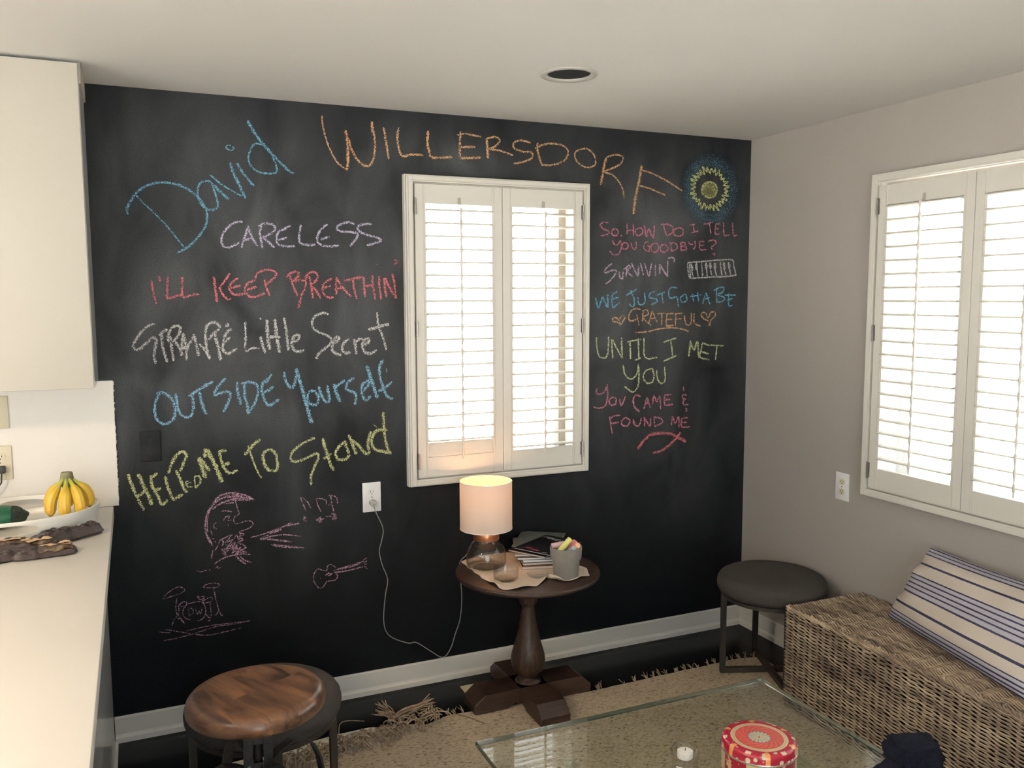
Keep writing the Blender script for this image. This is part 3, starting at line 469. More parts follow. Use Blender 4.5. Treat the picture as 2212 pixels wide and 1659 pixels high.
 ('yellow chalk sun with a zigzag rim in the upper corner', 'lemon', [[74,-159,2199,-126,2213,-163,2216,-136,2235,-165,2233,-157,2251,-180,2243,-171,2269,-188,2261,-187,2290,-208,2261,-212,2295,-221,2276,-237,2293,-241,2268,-261,2299,-260,2275,-287,2299,-275,2262,-305,2283,-294,2259,-320,2267,-304,2245,-342,2255,-316,2232,-355,2236,-324,2217,-351,2212,-324,2200,-351,2191,-330,2183,-356,2167,-318,2169,-343,2147,-319,2150,-322,2133,-299,2144,-307,2115,-292,2126,-289,2096,-271,2128,-263,2094,-256,2115,-239,2098,-238,2122,-214,2093,-219,2121,-187,2095,-203,2130,-172,2114,-188,2140,-157,2131,-173,2151,-136,2145,-170,2168,-127,2166,-156,2182,-134,2190,-164,2199],[99,-199,2193,-201,2182,-207,2171,-216,2162,-229,2156,-242,2153,-256,2155,-269,2160,-279,2168,-286,2178,-287,2189,-286,2201,-280,2212,-271,2220,-258,2226,-244,2229,-231,2228,-218,2223,-208,2215,-201,2205,-199,2193],[221,-209,2192,-213,2179,-222,2170,-235,2163,-249,2162,-263,2166,-273,2173,-277,2183,-277,2194,-271,2205,-261,2212,-249,2215,-238,2214,-228,2208,-221,2201,-219,2191,-222,2182,-229,2175,-238,2170,-249,2170,-258,2172,-265,2178,-269,2186,-268,2194,-263,2200,-256,2205,-248,2207,-240,2206,-234,2202,-230,2197,-229,2190,-231,2184,-236,2180,-242,2178,-248,2177,-254,2179,-258,2183,-259,2188,-258,2193,-256,2196,-252,2199,-247,2199,-243,2199,-240,2197,-238,2194,-238,2190,-240,2188,-242,2186,-245,2185,-247,2185,-249,2186,-250,2188,-250,2189,-249,2191,-248,2192]]),
 ('sky blue chalk line reading WE JUST GOTTA BE', 'cyan', [[91,-866,1678,-858,1650,-850,1630,-838,1660,-827,1678,-817,1655,-801,1636,-803,1695],[74,-752,1706,-776,1690,-781,1665,-772,1631,-754,1644,-734,1654],[74,-776,1670,-743,1680],[74,-704,1687,-647,1716],[75,-683,1713,-664,1680,-658,1648,-667,1633,-688,1649],[75,-640,1679,-634,1648,-615,1643,-600,1658,-604,1700],[76,-548,1705,-573,1695,-576,1677,-535,1669,-532,1658,-566,1643],[76,-535,1687,-489,1703],[77,-507,1700,-500,1647],[78,-419,1721,-448,1726,-467,1711,-466,1679,-447,1673,-422,1679,-411,1631],[78,-380,1692,-402,1673,-392,1654,-364,1662,-371,1689,-380,1692],[79,-332,1694,-325,1657],[79,-303,1700,-295,1657],[79,-345,1681,-280,1689],[79,-272,1646,-257,1694],[80,-254,1700,-229,1643],[79,-269,1667,-233,1675],[80,-191,1716,-190,1653],[80,-208,1708,-175,1724,-148,1724,-154,1702,-187,1689,-143,1675,-153,1656,-193,1653],[81,-117,1699,-115,1636,-92,1639],[81,-140,1686,-73,1688],[81,-126,1661,-93,1669]]),
 ('orange chalk word GRATEFUL, underlined, between two hearts', 'orange', [[75,-624,1622,-658,1625,-682,1607,-688,1576,-669,1568,-636,1583],[75,-645,1599,-632,1546],[76,-609,1611,-614,1564],[76,-615,1614,-590,1619,-581,1600,-608,1582,-564,1545],[76,-559,1613,-580,1553],[76,-559,1613,-530,1558],[76,-571,1577,-537,1581],[77,-531,1600,-484,1602],[77,-506,1600,-505,1547],[77,-477,1597,-477,1546,-438,1545],[77,-481,1599,-439,1601],[77,-477,1573,-445,1572],[78,-427,1599,-427,1540],[78,-433,1599,-388,1601],[78,-429,1572,-394,1574],[78,-378,1593,-368,1550,-348,1544,-336,1560,-337,1603],[79,-320,1603,-319,1554,-280,1537],[75,-650,1513,-589,1516,-520,1528,-445,1532,-393,1526,-351,1514],[97,-483,1541,-445,1540],[74,-736,1545,-724,1561,-709,1584,-715,1594,-733,1587,-739,1571,-754,1584,-775,1582,-775,1569,-742,1561,-727,1555],[80,-233,1537,-221,1564,-195,1588,-199,1604,-222,1604,-238,1575,-251,1599,-275,1602,-274,1581,-244,1564,-227,1558,-224,1536]]),
 ('pale green chalk line reading UNTIL I MET YOU', 'lime', [[78,-860,1496,-857,1450,-845,1408,-818,1399,-800,1417,-795,1500],[79,-780,1486,-773,1395],[79,-777,1484,-722,1394],[93,-726,1493,-722,1394],[80,-695,1471,-619,1480],[94,-680,1471,-676,1389],[80,-635,1486,-630,1388],[81,-652,1383,-618,1393],[81,-604,1488,-596,1395,-528,1392],[82,-494,1464,-421,1483],[83,-453,1471,-439,1384],[83,-493,1373,-420,1397],[111,-337,1468,-348,1390],[99,-337,1457,-317,1424,-298,1462,-289,1382],[85,-268,1455,-277,1417,-280,1385,-226,1372],[85,-271,1455,-221,1440],[85,-274,1412,-227,1399],[86,-218,1443,-141,1438],[86,-181,1442,-189,1368],[80,-716,1362,-706,1319,-672,1294,-642,1317,-633,1364],[81,-633,1367,-629,1306,-635,1258,-662,1233,-708,1261],[82,-555,1340,-592,1331,-604,1299,-585,1272,-554,1276,-545,1308,-555,1340],[82,-530,1331,-526,1291,-504,1266,-482,1284,-486,1346]]),
 ('rose chalk lines reading YOU CAME & FOUND ME', 'rose', [[78,-855,1260,-858,1237,-834,1231,-814,1245,-799,1276],[79,-802,1271,-798,1218,-810,1177,-840,1166,-875,1173],[80,-768,1214,-789,1202,-783,1178,-756,1179,-753,1206,-768,1214],[80,-735,1205,-723,1172,-702,1214],[96,-616,1209,-647,1216,-659,1195,-652,1163,-621,1135],[82,-584,1205,-599,1149],[82,-584,1205,-562,1150],[82,-593,1173,-568,1177],[82,-552,1166,-544,1208,-527,1178,-512,1207,-505,1141],[83,-484,1208,-480,1162,-435,1162],[83,-487,1208,-445,1211],[83,-480,1186,-451,1187],[84,-376,1246,-374,1222],[85,-355,1204,-381,1203,-377,1186,-361,1183,-377,1172,-370,1156,-344,1157],[100,-360,1141,-353,1125,-363,1121],[80,-786,1123,-779,1080,-772,1040],[80,-789,1110,-762,1124,-728,1125],[80,-779,1088,-737,1093],[81,-701,1113,-722,1098,-716,1076,-688,1074,-676,1098,-701,1113],[81,-658,1102,-651,1075,-629,1068,-617,1086,-614,1107],[82,-596,1109,-594,1063],[82,-595,1106,-564,1064,-561,1109],[83,-542,1106,-538,1059],[83,-545,1106,-507,1098,-494,1078,-538,1059],[84,-443,1059,-437,1102,-420,1068,-401,1100,-397,1042],[85,-382,1090,-381,1049,-332,1046],[85,-385,1091,-346,1091],[85,-381,1068,-352,1069]]),
 ('thick red chalk fish outline under FOUND ME', 'red', [[145,-631,955,-600,993,-557,1020,-500,1024,-442,1017,-403,998,-356,973],[125,-387,1022,-422,986,-473,951,-511,935,-546,932]]),
]

def smooth_line(p, d=.006):
    out = []
    if len(p) < 3:
        a, b = p[0], p[-1]; n = max(2, int((b-a).length/d))
        return [a.lerp(b, i/n) for i in range(n+1)]
    q = [p[0]*2 - p[1]] + p + [p[-1]*2 - p[-2]]
    for i in range(1, len(q)-2):
        n = max(1, int((q[i+1]-q[i]).length/d))
        for k in range(n):
            t = k/n; p0, p1, p2, p3 = q[i-1], q[i], q[i+1], q[i+2]
            out.append(.5*((2*p1) + (p2-p0)*t + (2*p0-5*p1+4*p2-p3)*t*t + (3*p1-p0-3*p2+p3)*t**3))
    out.append(q[-2]); return out
layer = 0
for label, key, ss in CHALK:
    mb = MB()
    for s in ss:
        layer += 1
        w = s[0]/10000.0; pts = [Vector((s[i]/1000, s[i+1]/1000)) for i in range(1, len(s), 2)]
        L_ = smooth_line(pts, .007); n = len(L_); vs = []; y = -.0009 - .00004*(layer % 12)
        for i, p in enumerate(L_):
            t = L_[min(i+1, n-1)] - L_[max(i-1, 0)]; t = t.normalized() if t.length > 1e-8 else Vector((1, 0)); nv = Vector((-t.y, t.x))
            ww = w*.62*(1 + .18*noise.noise(Vector((p.x*40, p.y*40, layer))))
            if i == 0 or i == n-1: ww *= .7
            for sg in (-1, 1): q = p + nv*ww*sg; vs.append((q.x, y, q.y))
        k = mb.add(vs, [(2*i, 2*i+1, 2*i+3, 2*i+2) for i in range(n-1)])
        for i in range(n): mb.uv[k+2*i] = (i*.1, 0); mb.uv[k+2*i+1] = (i*.1, 1)
    mb.build('chalk_writing', CM[key], W_back, label=label)
# pale blue chalk rubbed round the sun
mb = MB(); cx, cz = -.237, 2.190
mb.grid(lambda u, v: (cx + (.070 + .115*v)*math.cos(u*2*math.pi), -.0007, cz + (.080+.105*v)*math.sin(u*2*math.pi)), 64, 6, wrap=True)
for i in range(len(mb.v)): mb.uv[i] = (0, (i//64)/6)
mb.build('chalk_haze', chalkmat('chalk_blue_haze', (.12, .24, .33), .60), W_back, label='pale blue chalk haze rubbed round the yellow sun')

# ------------------------------------------------------------------ electrical plates
def receptacle(mb_dark, parent, cz, mat, axis):
    pass
def outlet(label, u, z, axis, pm, fm_, w=.072, h=.117, depth=.006, base=0.0, upper=True):
    """duplex outlet; axis 'x' faces -y at world x=u, axis 'y' faces -x at world y=u"""
    t = thing('wall_outlet', label, 'outlet', (u, -base, z) if axis == 'x' else (-base, u, z), 0 if axis == 'x' else -math.pi/2)
    mb = MB().rbox((-w/2, -depth, -h/2), (w/2, -.0002, h/2), .0022); mb.build('plate', pm, t, smooth=40)
    for dz in (.0215, -.0215):
        mb = MB(); ring = []
        for i in range(28):
            a = 2*math.pi*i/28; ring.append((.0165*math.cos(a), max(-.0125, min(.0125, .0165*math.sin(a)))))
        vs = [(x, -depth-.0016, z_+dz) for x, z_ in ring] + [(x, -depth+.001, z_+dz) for x, z_ in ring]
        mb.add(vs, [tuple(range(28))[::-1]] + [(i, (i+1) % 28, 28+(i+1) % 28, 28+i) for i in range(28)])
        f = mb.build('receptacle', fm_, t)
        mb = MB().box((-.0065, -depth-.0021, dz-.002), (-.0045, -depth-.0014, dz+.007)).box((.0045, -depth-.0021, dz-.001), (.0062, -depth-.0014, dz+.006))
        mb.tube([(0, -depth-.0021, dz-.0075), (0, -depth-.0012, dz-.0075)], .0024, 8)
        mb.build('slots', M['dark_slot'], f)
    MB().tube([(0, -depth-.0012, 0), (0, -depth+.001, 0)], .003, 10).build('screw', pm if pm is M['black_paint'] else M['metal'], t)
    return t
outlet('white outlet with a lamp cord plugged in, on the black wall', -1.930, .852, 'x', M['plate_white'], M['plate_white'], w=.078, h=.125)
outlet('black-painted outlet almost hidden on the black wall, near the counter', -2.7735, 1.130, 'x', M['black_paint'], M['black_paint'])
outlet('white outlet with ivory sockets on the greige wall', -.670, .852, 'y', M['plate_white'], M['plate_ivory'], w=.078, h=.122)

# ------------------------------------------------------------------ kitchen side
sp = MB().box((-5.99, -.006, .9155), (-2.890, -.0005, 1.383)); sp.build('backsplash', M['laminate'])
o = bpy.data.objects['backsplash']; o.name = 'trim_1'; structure(o, 'cream laminate backsplash panel')
mb = MB()
for i in range(60):
    z = .93 + i*.0075; mb.box((-2.890, -.0062, z), (-2.8895 + random.random()**2*.004, -.0006, z+.0075*random.uniform(.5, 1)))
mb.build('ragged_paint_edge', M['trim'], o, kind='stuff')
outlet('ivory outlet with a dark plug above the fruit bowl', -3.262, 1.1065, 'x', M['plate_ivory'], M['plate_ivory'], base=.006, h=.122)
t = thing('switch_plate', 'blank ivory wall plate above the ivory outlet', 'plate', (-3.264, -.006, 1.286))
MB().rbox((-.036, -.006, -.058), (.036, -.0002, .058), .0022).build('cover', M['plate_ivory'], t, smooth=40)
for dz in (-.042, .042): MB().tube([(0, -.0068, dz), (0, -.005, dz)], .003, 10).build('screw', M['metal'], t)
tag(MB().rbox((-3.270, -.036, 1.072), (-3.246, -.0135, 1.098), .004).tube([(-3.258, -.030, 1.075), (-3.26, -.034, 1.04), (-3.29, -.030, 1.0), (-3.40, -.02, .96)], .003, 6).build('power_plug', pmat('black_rubber', (.03, .03, .032), .5), smooth=40),
    'black plug in the ivory outlet over the counter', 'plug')

t = thing('upper_cabinet', 'cream wall cabinet hung over the counter', 'cabinet', (-3.25, 0, 1.388))
MB().box((-.315, -.312, 0), (.313, -.0005, 1.046)).build('body', M['side_panel'], t)
d_ = MB().rbox((-.312, -.332, .001), (.3115, -.3135, 1.041), .002).build('door', M['cabinet'], t, smooth=40)
MB().box((.3115, -.30, .985), (.3185, -.0006, 1.051)).build('scribe_strip', M['cabinet'], t)
t = thing('peninsula_cabinet', 'white base cabinet run under the counter', 'cabinet', (-3.25, -1.6, 0))
MB().box((-.45, -1.6, .0), (.305, 1.578, .873)).build('body', M['side_panel'], t)
MB().tube([(.309, -1.6, .008), (.309, 1.572, .008)], .009, 8).build('base_moulding', M['trim'], t, smooth=True)
tag(MB().rbox((-5.99, -.64, .873), (-3.7205, -.0070, .915), .003).rbox((-3.72, -3.22, .873), (-2.908, -.0070, .915), .003).build('countertop', M['laminate'], smooth=40), 'long cream laminate countertop in the left foreground', 'countertop')
MB().box((-5.98, -.6, 0), (-3.71, -.0005, .872)).build('base_cabinet', M['cabinet'])
tag(bpy.data.objects['base_cabinet'], 'cream base cabinet under the back counter, out at the left', 'cabinet')

# bowl: oval, straight-sided, handle slots on both long sides
BX, BY, BZ = -3.205, -.247, .9152
t = thing('serving_bowl', 'oval white ceramic bowl with slot handles on the counter', 'bowl', (BX, BY, BZ))
def bowl_mesh():
    mb = MB(); A, B_, H = .262, .205, .074
    prof = [(0, .0), (.80, .0), (.93, .006), (.965, .02), (1.0, H-.003), (.995, H), (.975, H), (.970, H-.003), (.93, .022), (.90, .012), (.78, .008), (0, .008)]
    mb.lathe(prof, n=96, sx=A, sy=B_); return mb
bo = bowl_mesh().build('dish', M['ceramic'], t, smooth=35)
cut = MB()
for sy in (-1, 1):
    pts = []
    for i in range(24):
        a = 2*math.pi*i/24; pts.append((.012 + .078*math.copysign(abs(math.cos(a))**.8, math.cos(a)), .046 + .0165*math.copysign(abs(math.sin(a))**.8, math.sin(a))))
    vs = [(x, sy*.12, z) for x, z in pts] + [(x, sy*.26, z) for x, z in pts]
    cut.add(vs, [tuple(range(24)), tuple(range(24, 48))[::-1]] + [(i, (i+1) % 24, 24+(i+1) % 24, 24+i) for i in range(24)])
co = cut.build('cutter', None, t)
bpy.context.view_layer.update()
for ob in (co,):
    bm_ = bmesh.new(); bm_.from_mesh(ob.data); bmesh.ops.recalc_face_normals(bm_, faces=bm_.faces[:]); bm_.to_mesh(ob.data); bm_.free()
bm_ = bmesh.new(); bm_.from_mesh(bo.data); bmesh.ops.remove_doubles(bm_, verts=bm_.verts[:], dist=1e-5); bmesh.ops.recalc_face_normals(bm_, faces=bm_.faces[:]); bm_.to_mesh(bo.data); bm_.free()
md = bo.modifiers.new('cut', 'BOOLEAN'); md.operation = 'DIFFERENCE'; md.object = co; md.solver = 'EXACT'
dg = bpy.context.evaluated_depsgraph_get(); me = bpy.data.meshes.new_from_object(bo.evaluated_get(dg)); bo.modifiers.clear(); bo.data = me
for p in me.polygons: p.use_smooth = True
me.set_sharp_from_angle(angle=R(35))
bpy.data.objects.remove(co)

# bananas
def banana_mat():
    m, nt, N, L, P = newmat('banana_skin'); P.inputs['Roughness'].default_value = .45
    uv = N.new('ShaderNodeUVMap'); sp_ = N.new('ShaderNodeSeparateXYZ'); L.new(uv.outputs[0], sp_.inputs[0])
    r = N.new('ShaderNodeValToRGB'); e = r.color_ramp.elements
    e[0].position = .0; e[0].color = (.24, .26, .09, 1); e[1].position = 1; e[1].color = (.05, .035, .02, 1)
    for p, c in ((.10, (.40, .42, .07, 1)), (.26, (.62, .42, .045, 1)), (.90, (.66, .40, .04, 1)), (.965, (.35, .22, .04, 1))):
        x = e.new(p); x.color = c
    L.new(sp_.outputs['Y'], r.inputs['Fac']); L.new(r.outputs[0], P.inputs['Base Color']); return m
BM_ = banana_mat()
CR = Vector((-3.04, -.245, 1.078))       # crown
tb = thing('banana_bunch', 'bunch of ripe yellow bananas standing in the white bowl', 'bananas', CR)
ends = [((-.048, -.035, -.118), .040), ((-.006, -.062, -.125), .050), ((.036, -.052, -.119), .05), ((-.058, .02, -.108), .03), ((.060, .0, -.105), .045), ((.0, .045, -.11), .05)]
for (ex, ey, ez), bul in ends:
    E_ = Vector((ex, ey, ez)); out = Vector((ex, ey, 0)).normalized(); pts = []; rr = []
    for i in range(19):
        s = i/18; p = E_*s + Vector((ex, ey, 0))*.10*(1-s) + out*(math.sin(math.pi*min(1, s*1.02))**1.2)*bul*.42 + out*.006
        rad = .0065 + (.0185-.0065)*min(1, max(0, (s-.16)/.22))**.8
        if s > .8: rad *= max(.22, 1 - ((s-.8)/.2)**1.8*.78)
        pts.append(p); rr.append(rad)
    mb = MB(); n0 = 5; mb.tube(pts, rr, 10)
    for i in range(len(mb.v)): mb.uv[i] = (0, min(1, (i//10)/18))
    mb.build('banana', BM_, tb, smooth=28)
MB().lathe([(.0, .022), (.014, .022), (.016, .018), (.019, -.004), (.022, -.020), (.014, -.030), (0, -.030)], (0, 0, 0), 10, sx=1.15, sy=.8).build('crown', pmat('banana_crown', (.22, .22, .10), .6, c2=(.16, .12, .07), vs=40), tb, smooth=50)

# netted fruit with green label
t = thing('netted_avocado_bag', 'dark netted bag of fruit with a green and red label in the bowl', 'bag', (-3.243, -.235, .926))
def lump(fn_r, nu=36, nv=20):
    mb = MB()
    mb.grid(lambda u, v: fn_r(2*math.pi*u, math.pi*v), nu, nv, wrap=True); return mb
def lf(a, b, c, ns=.12, fr=14, seed=0):
    def f(u, v):
        d = Vector((math.sin(v)*math.cos(u), math.sin(v)*math.sin(u), math.cos(v)))
        k = 1 + ns*noise.noise(d*2.2 + Vector((seed, 0, 0))) + ns*.25*noise.noise(d*fr)
        return (d.x*a*k, d.y*b*k, d.z*c*k)
    return f
o = lump(lf(.080, .05, .036, .12, 12, 3), 40, 24).build('net', pmat('dark_net', (.012, .02, .016), .8, c2=(.03, .05, .035), vs=160, bump=.9, bs=260), t, smooth=True, loc=(0, 0, .037))
def band(a0, a1, k, name, c):
    mb = MB(); f = lf(.080*k, .05*k, .036*k, .12, 12, 3)
    def g_(u, v):
        # wrap round the long axis between two stations
        xx = a0 + (a1-a0)*u; th = 2*math.pi*v; s = math.sqrt(max(.02, 1-(xx)**2))
        d = Vector((xx, s*math.cos(th), s*math.sin(th))); q = 1 + .12*noise.noise(d*2.2 + Vector((3, 0, 0))); return (d.x*.080*k*q, d.y*.05*k*q, d.z*.036*k*q + .037)
    mb.grid(g_, 8, 30); mb.build(name, c, t, smooth=True)
band(-.45, .42, 1.03, 'green_label', pmat('green_label', (.005, .10, .045), .4))
band(-.45, .02, 1.045, 'red_label', pmat('red_label', (.45, .04, .03), .4))

# snack packets
def packet_mat():
    return pmat('plum_brown_wrapper', (.028, .019, .019), .32, c2=(.060, .043, .040), vs=22, bump=.5, bs=38, coat=.3)
PK = packet_mat(); PKW = pmat('wrapper_window', (.05, .032, .024), .3, c2=(.22, .15, .09), vs=40, lo=.42, hi=.62, coat=.4); CHIP = pmat('nut_pieces', (.66, .42, .25), .6, c2=(.50, .36, .20), vs=50)
def packet(label, x, y, rz, w, l, h, windows, seed, z=.9155, tilt=(0, 0), taper=0.0, mark=False):
    t = thing('snack_packet', label, 'packet', (x, y, z), rz, 'snack packets heaped on the counter'); t.rotation_euler = (tilt[0], tilt[1], rz)
    def hgt(u, v):
        e = min(1, (1-abs(u)**2.4)) * min(1, (1-abs(v)**6)); return h*max(0, e)**.55*(.72 + .45*noise.noise(Vector((u*1.6, v*1.8, seed))) + .42*noise.noise(Vector((u*4, v*4, seed))))
    def pt(u, v, s=1, k=1.0):
        ww = w*(1 - taper*(v*.5+.5))*(1 - .30*abs(v)**6); cr = .005*noise.noise(Vector((u*5, v*5, seed+4)))
        return (u*l/2 if False else v*l/2, u*ww/2 + cr, h*.28 + (hgt(u, v)*k if s > 0 else -h*.28*min(1, hgt(u, v)/h*2.5)))
    mb = MB(); mb.grid(lambda a, b: pt(a*2-1, b*2-1, 1), 12, 20); mb.grid(lambda a, b: pt(1-a*2, b*2-1, -1), 10, 16); mb.build('wrapper', PK, t, smooth=18)
    for (u0, u1, v0, v1) in windows:
        mb = MB(); mb.grid(lambda a, b: (lambda p: (p[0], p[1], p[2]+.0012))(pt(u0+(u1-u0)*a, v0+(v1-v0)*b)), 12, 16); wd = mb.build('clear_window', PKW, t, smooth=True)
        rnd = random.Random(seed); mb = MB()
        for i in range(8):
            u = rnd.uniform(u0+.1*(u1-u0), u1-.1*(u1-u0)); v = rnd.uniform(v0+.06*(v1-v0), v1-.06*(v1-v0)); p = Vector(pt(u, v)); m = rnd.randint(3, 5); r = rnd.uniform(.014, .021); a0 = rnd.random()*6
            vs = [p + Vector((r*math.cos(a0+2*math.pi*k/m)*rnd.uniform(.7, 1.2), r*.8*math.sin(a0+2*math.pi*k/m), rnd.uniform(.003, .0075))) for k in range(m)]
            vs2 = [p + (q-p)*.8 + Vector((0, 0, .0020)) for q in vs]
            mb.add(vs + vs2, [tuple(range(m, 2*m))] + [(k, (k+1) % m, m+(k+1) % m, m+k) for k in range(m)])
        mb.build('nut_pieces', CHIP, t, kind='stuff')
    if mark:
        mb = MB(); mb.grid(lambda a, b: (lambda p: (p[0], p[1], p[2]+.0015))(pt(-.25+.9*a, .28+.07*b)), 8, 2); mb.build('white_stripe', M['plate_white'], t, smooth=True)
        mb = MB(); mb.grid(lambda a, b: (lambda p: (p[0], p[1], p[2]+.0015))(pt(-.2+.16*a, -.12+.12*b)), 3, 3); mb.build('green_emblem', pmat('green_emblem', (.12, .16, .05), .5), t)
    return t
packet('dark snack packet with a white stripe, nearest the bowl end', -3.030, -.440, R(30), .115, .215, .034, [], 5, taper=.55, mark=True, z=.918)
packet('dark snack packet showing pale pieces, at the front of the heap', -3.085, -.600, R(6), .085, .175, .024, [(-.75, .75, -.18, .86)], 9)
packet('dark snack packet showing pale pieces, at the left rim of the bowl', -3.225, -.520, R(12), .090, .20, .030, [(-.75, .85, -.6, .9)], 14, z=.922)
packet('dark snack packet crushed under the others in the heap', -3.140, -.515, R(-6), .10, .19, .022, [(-.4, .6, .1, .8)], 21, z=.9155)
packet('dark snack packet at the left end of the heap', -3.225, -.615, R(20), .08, .14, .022, [], 27, z=.9155)

# ------------------------------------------------------------------ rug
RUG_E = [(-.20, -.40), (-.30, -.372), (-.7, -.376), (-1.1, -.384), (-1.45, -.36), (-1.72, -.335), (-1.90, -.40), (-2.05, -.455), (-2.25, -.47), (-2.52, -.50)]
def edge_y(x):
    for (a, b), (c, d) in zip(RUG_E, RUG_E[1:]):
        if c <= x <= a: return b + (d-b)*(a-x)/(a-c)
    return RUG_E[0][1] if x > RUG_E[0][0] else RUG_E[-1][1]
def rug_mat():
    m, nt, N, L, P = newmat('jute_weave'); P.inputs['Roughness'].default_value = .95; P.inputs['Specular IOR Level'].default_value = .1
    tc = N.new('ShaderNodeTexCoord'); mp = N.new('ShaderNodeMapping'); mp.inputs['Scale'].default_value = (1, 2.2, 1); L.new(tc.outputs['Object'], mp.inputs[0])
    n1 = N.new('ShaderNodeTexNoise'); n1.inputs['Scale'].default_value = 75; n1.inputs['Detail'].default_value = 3; L.new(mp.outputs[0], n1.inputs['Vector'])
    r = N.new('ShaderNodeValToRGB'); e = r.color_ramp.elements; e[0].position = .30; e[0].color = (.15, .10, .065, 1); e[1].position = .40; e[1].color = (.52, .405, .29, 1); x = e.new(.62); x.color = (.66, .54, .405, 1)
    L.new(n1.outputs['Fac'], r.inputs[0])
    n2 = N.new('ShaderNodeTexNoise'); n2.inputs['Scale'].default_value = 5; L.new(tc.outputs['Object'], n2.inputs['Vector'])
    mx = N.new('ShaderNodeMix'); mx.data_type = 'RGBA'; mx.blend_type = 'MULTIPLY'; mx.inputs['Factor'].default_value = .5
    L.new(r.outputs[0], mx.inputs['A']); L.new(n2.outputs['Fac'], mx.inputs['B']); 
    g2 = N.new('ShaderNodeMix'); g2.data_type = 'RGBA'; g2.inputs['Factor'].default_value = .25; L.new(mx.outputs['Result'], g2.inputs['B']); L.new(r.outputs[0], g2.inputs['A'])
    L.new(g2.outputs['Result'], P.inputs['Base Color'])
    w = N.new('ShaderNodeTexWave'); w.inputs['Scale'].default_value = 60; w.bands_direction = 'Y'; w.inputs['Distortion'].default_value = 3; L.new(tc.outputs['Object'], w.inputs['Vector'])
    ad = N.new('ShaderNodeMath'); ad.operation = 'ADD'; L.new(w.outputs['Fac'], ad.inputs[0]); L.new(n1.outputs['Fac'], ad.inputs[1])
    b = N.new('ShaderNodeBump'); b.inputs['Strength'].default_value = .7; b.inputs['Distance'].default_value = .003; L.new(ad.outputs[0], b.inputs['Height']); L.new(b.outputs[0], P.inputs['Normal'])
    return m
M['yarn'] = pmat('jute_yarn', (.25, .18, .12), .95, c2=(.42, .32, .22), vs=60)
t = thing('jute_rug', 'flat-woven beige jute rug with a tangled fringe on the black floor', 'rug', (-1.4, -1.4, 0))
OX, OY = -1.4, -1.4
mb = MB(); NX = 120; NYR = 60
def rugpt(u, v, z=.009):
    x = -.20 + (-2.52+.20)*u; e = edge_y(x) + .004*noise.noise(Vector((x*25, 0, 0))); y = e + (-2.75 - e)*v**1.3
    return (x-OX, y-OY, z - .003 + .0015*noise.noise(Vector((x*6, y*6, 1))) if z > .002 else z)
mb.grid(lambda u, v: rugpt(1-u, v), NX, NYR)
mb.grid(lambda u, v: (lambda p: (p[0], p[1], (.0065 - .0055*v) if v < 1 else .001))(rugpt(1-u, 0)), NX, 1)
mb.build('weave', rug_mat(), t, smooth=True)
# cream underlay that shows past the rug at its left
mb = MB(); pad = [(-2.56, -.345), (-2.39, -.33), (-2.16, -.300), (-2.03, -.298), (-1.93, -.335), (-1.82, -.37), (-1.9, -.46), (-2.1, -.52), (-2.3, -.55), (-2.56, -.60)]
mb.add([(x-OX, y-OY, .004) for x, y in pad] + [(x-OX, y-OY, .0005) for x, y in pad], [tuple(range(10))[::-1]] + [(i, (i+1) % 10, 10+(i+1) % 10, 10+i) for i in range(10)])
mb.build('underlay', pmat('cream_underlay', (.70, .67, .57), .9, c2=(.50, .46, .34), vs=26, lo=.55, hi=.7, detail=1), t, label='cream underlay showing past the fringe')
def strand(mb, p, d, L_, r, wob, seg=8, z0=.012, rnd=random):
    p = Vector(p); d = Vector(d).normalized(); pts = [p.copy()]; 
    for i in range(seg):
        d = (d + Vector((rnd.uniform(-1, 1), rnd.uniform(-1, 1), rnd.uniform(-.7, .65)))*wob).normalized()
        p = p + d*(L_/seg); p.z = max(.003, min(.055, p.z)); pts.append(p.copy())
    # smooth a little
    q = [pts[0]] + [(pts[i-1] + pts[i]*2 + pts[i+1])/4 for i in range(1, len(pts)-1)] + [pts[-1]]
    mb.tube(q, [r]*(len(q)-1) + [r*.6], 5)
rnd = random.Random(11); mb = MB()
def bez(mb, P, r, n=12):
    P = [Vector(p) for p in P]; pts = []
    for i in range(n+1):
        t_ = i/n; q_ = P[:]
        while len(q_) > 1: q_ = [a.lerp(b, t_) for a, b in zip(q_, q_[1:])]
        q_[0].z = max(.0030, q_[0].z); pts.append(q_[0])
    mb.tube(pts, [r]*n + [r*.55], 5)
U3 = lambda k: Vector((rnd.uniform(-k, k), rnd.uniform(-k, k), rnd.uniform(-.3*k, .6*k)))
for g in range(15):                                    # knots of tangled yarn along the left of the edge
    x = -1.80 - .63*(g/14)**.9; y = edge_y(x); c_ = Vector((x-OX + rnd.uniform(-.01, .01), y-OY + rnd.uniform(0, .045), .018 + .012*rnd.random()))
    for i in range(11):
        a = c_ + U3(.012); out_ = Vector((math.cos(i*2.4), math.sin(i*2.4)*.7, 0))*rnd.uniform(.022, .062)
        bez(mb, [a, a + out_ + Vector((0, 0, rnd.uniform(.01, .06))), a + out_*1.5 + U3(.045), a + out_*1.1 + U3(.05), a + out_*1.2 + U3(.03) - Vector((0, 0, .02))], rnd.uniform(.0020, .0029))
    for i in range(5):                                 # strands laid from the weave over to the knot
        a = Vector((x-OX + rnd.uniform(-.03, .03), y-OY-rnd.uniform(.0, .03), .009)); bez(mb, [a, a + Vector((rnd.uniform(-.02, .02), .02, .03)), c_ + U3(.02), c_ + U3(.015)], .0019)
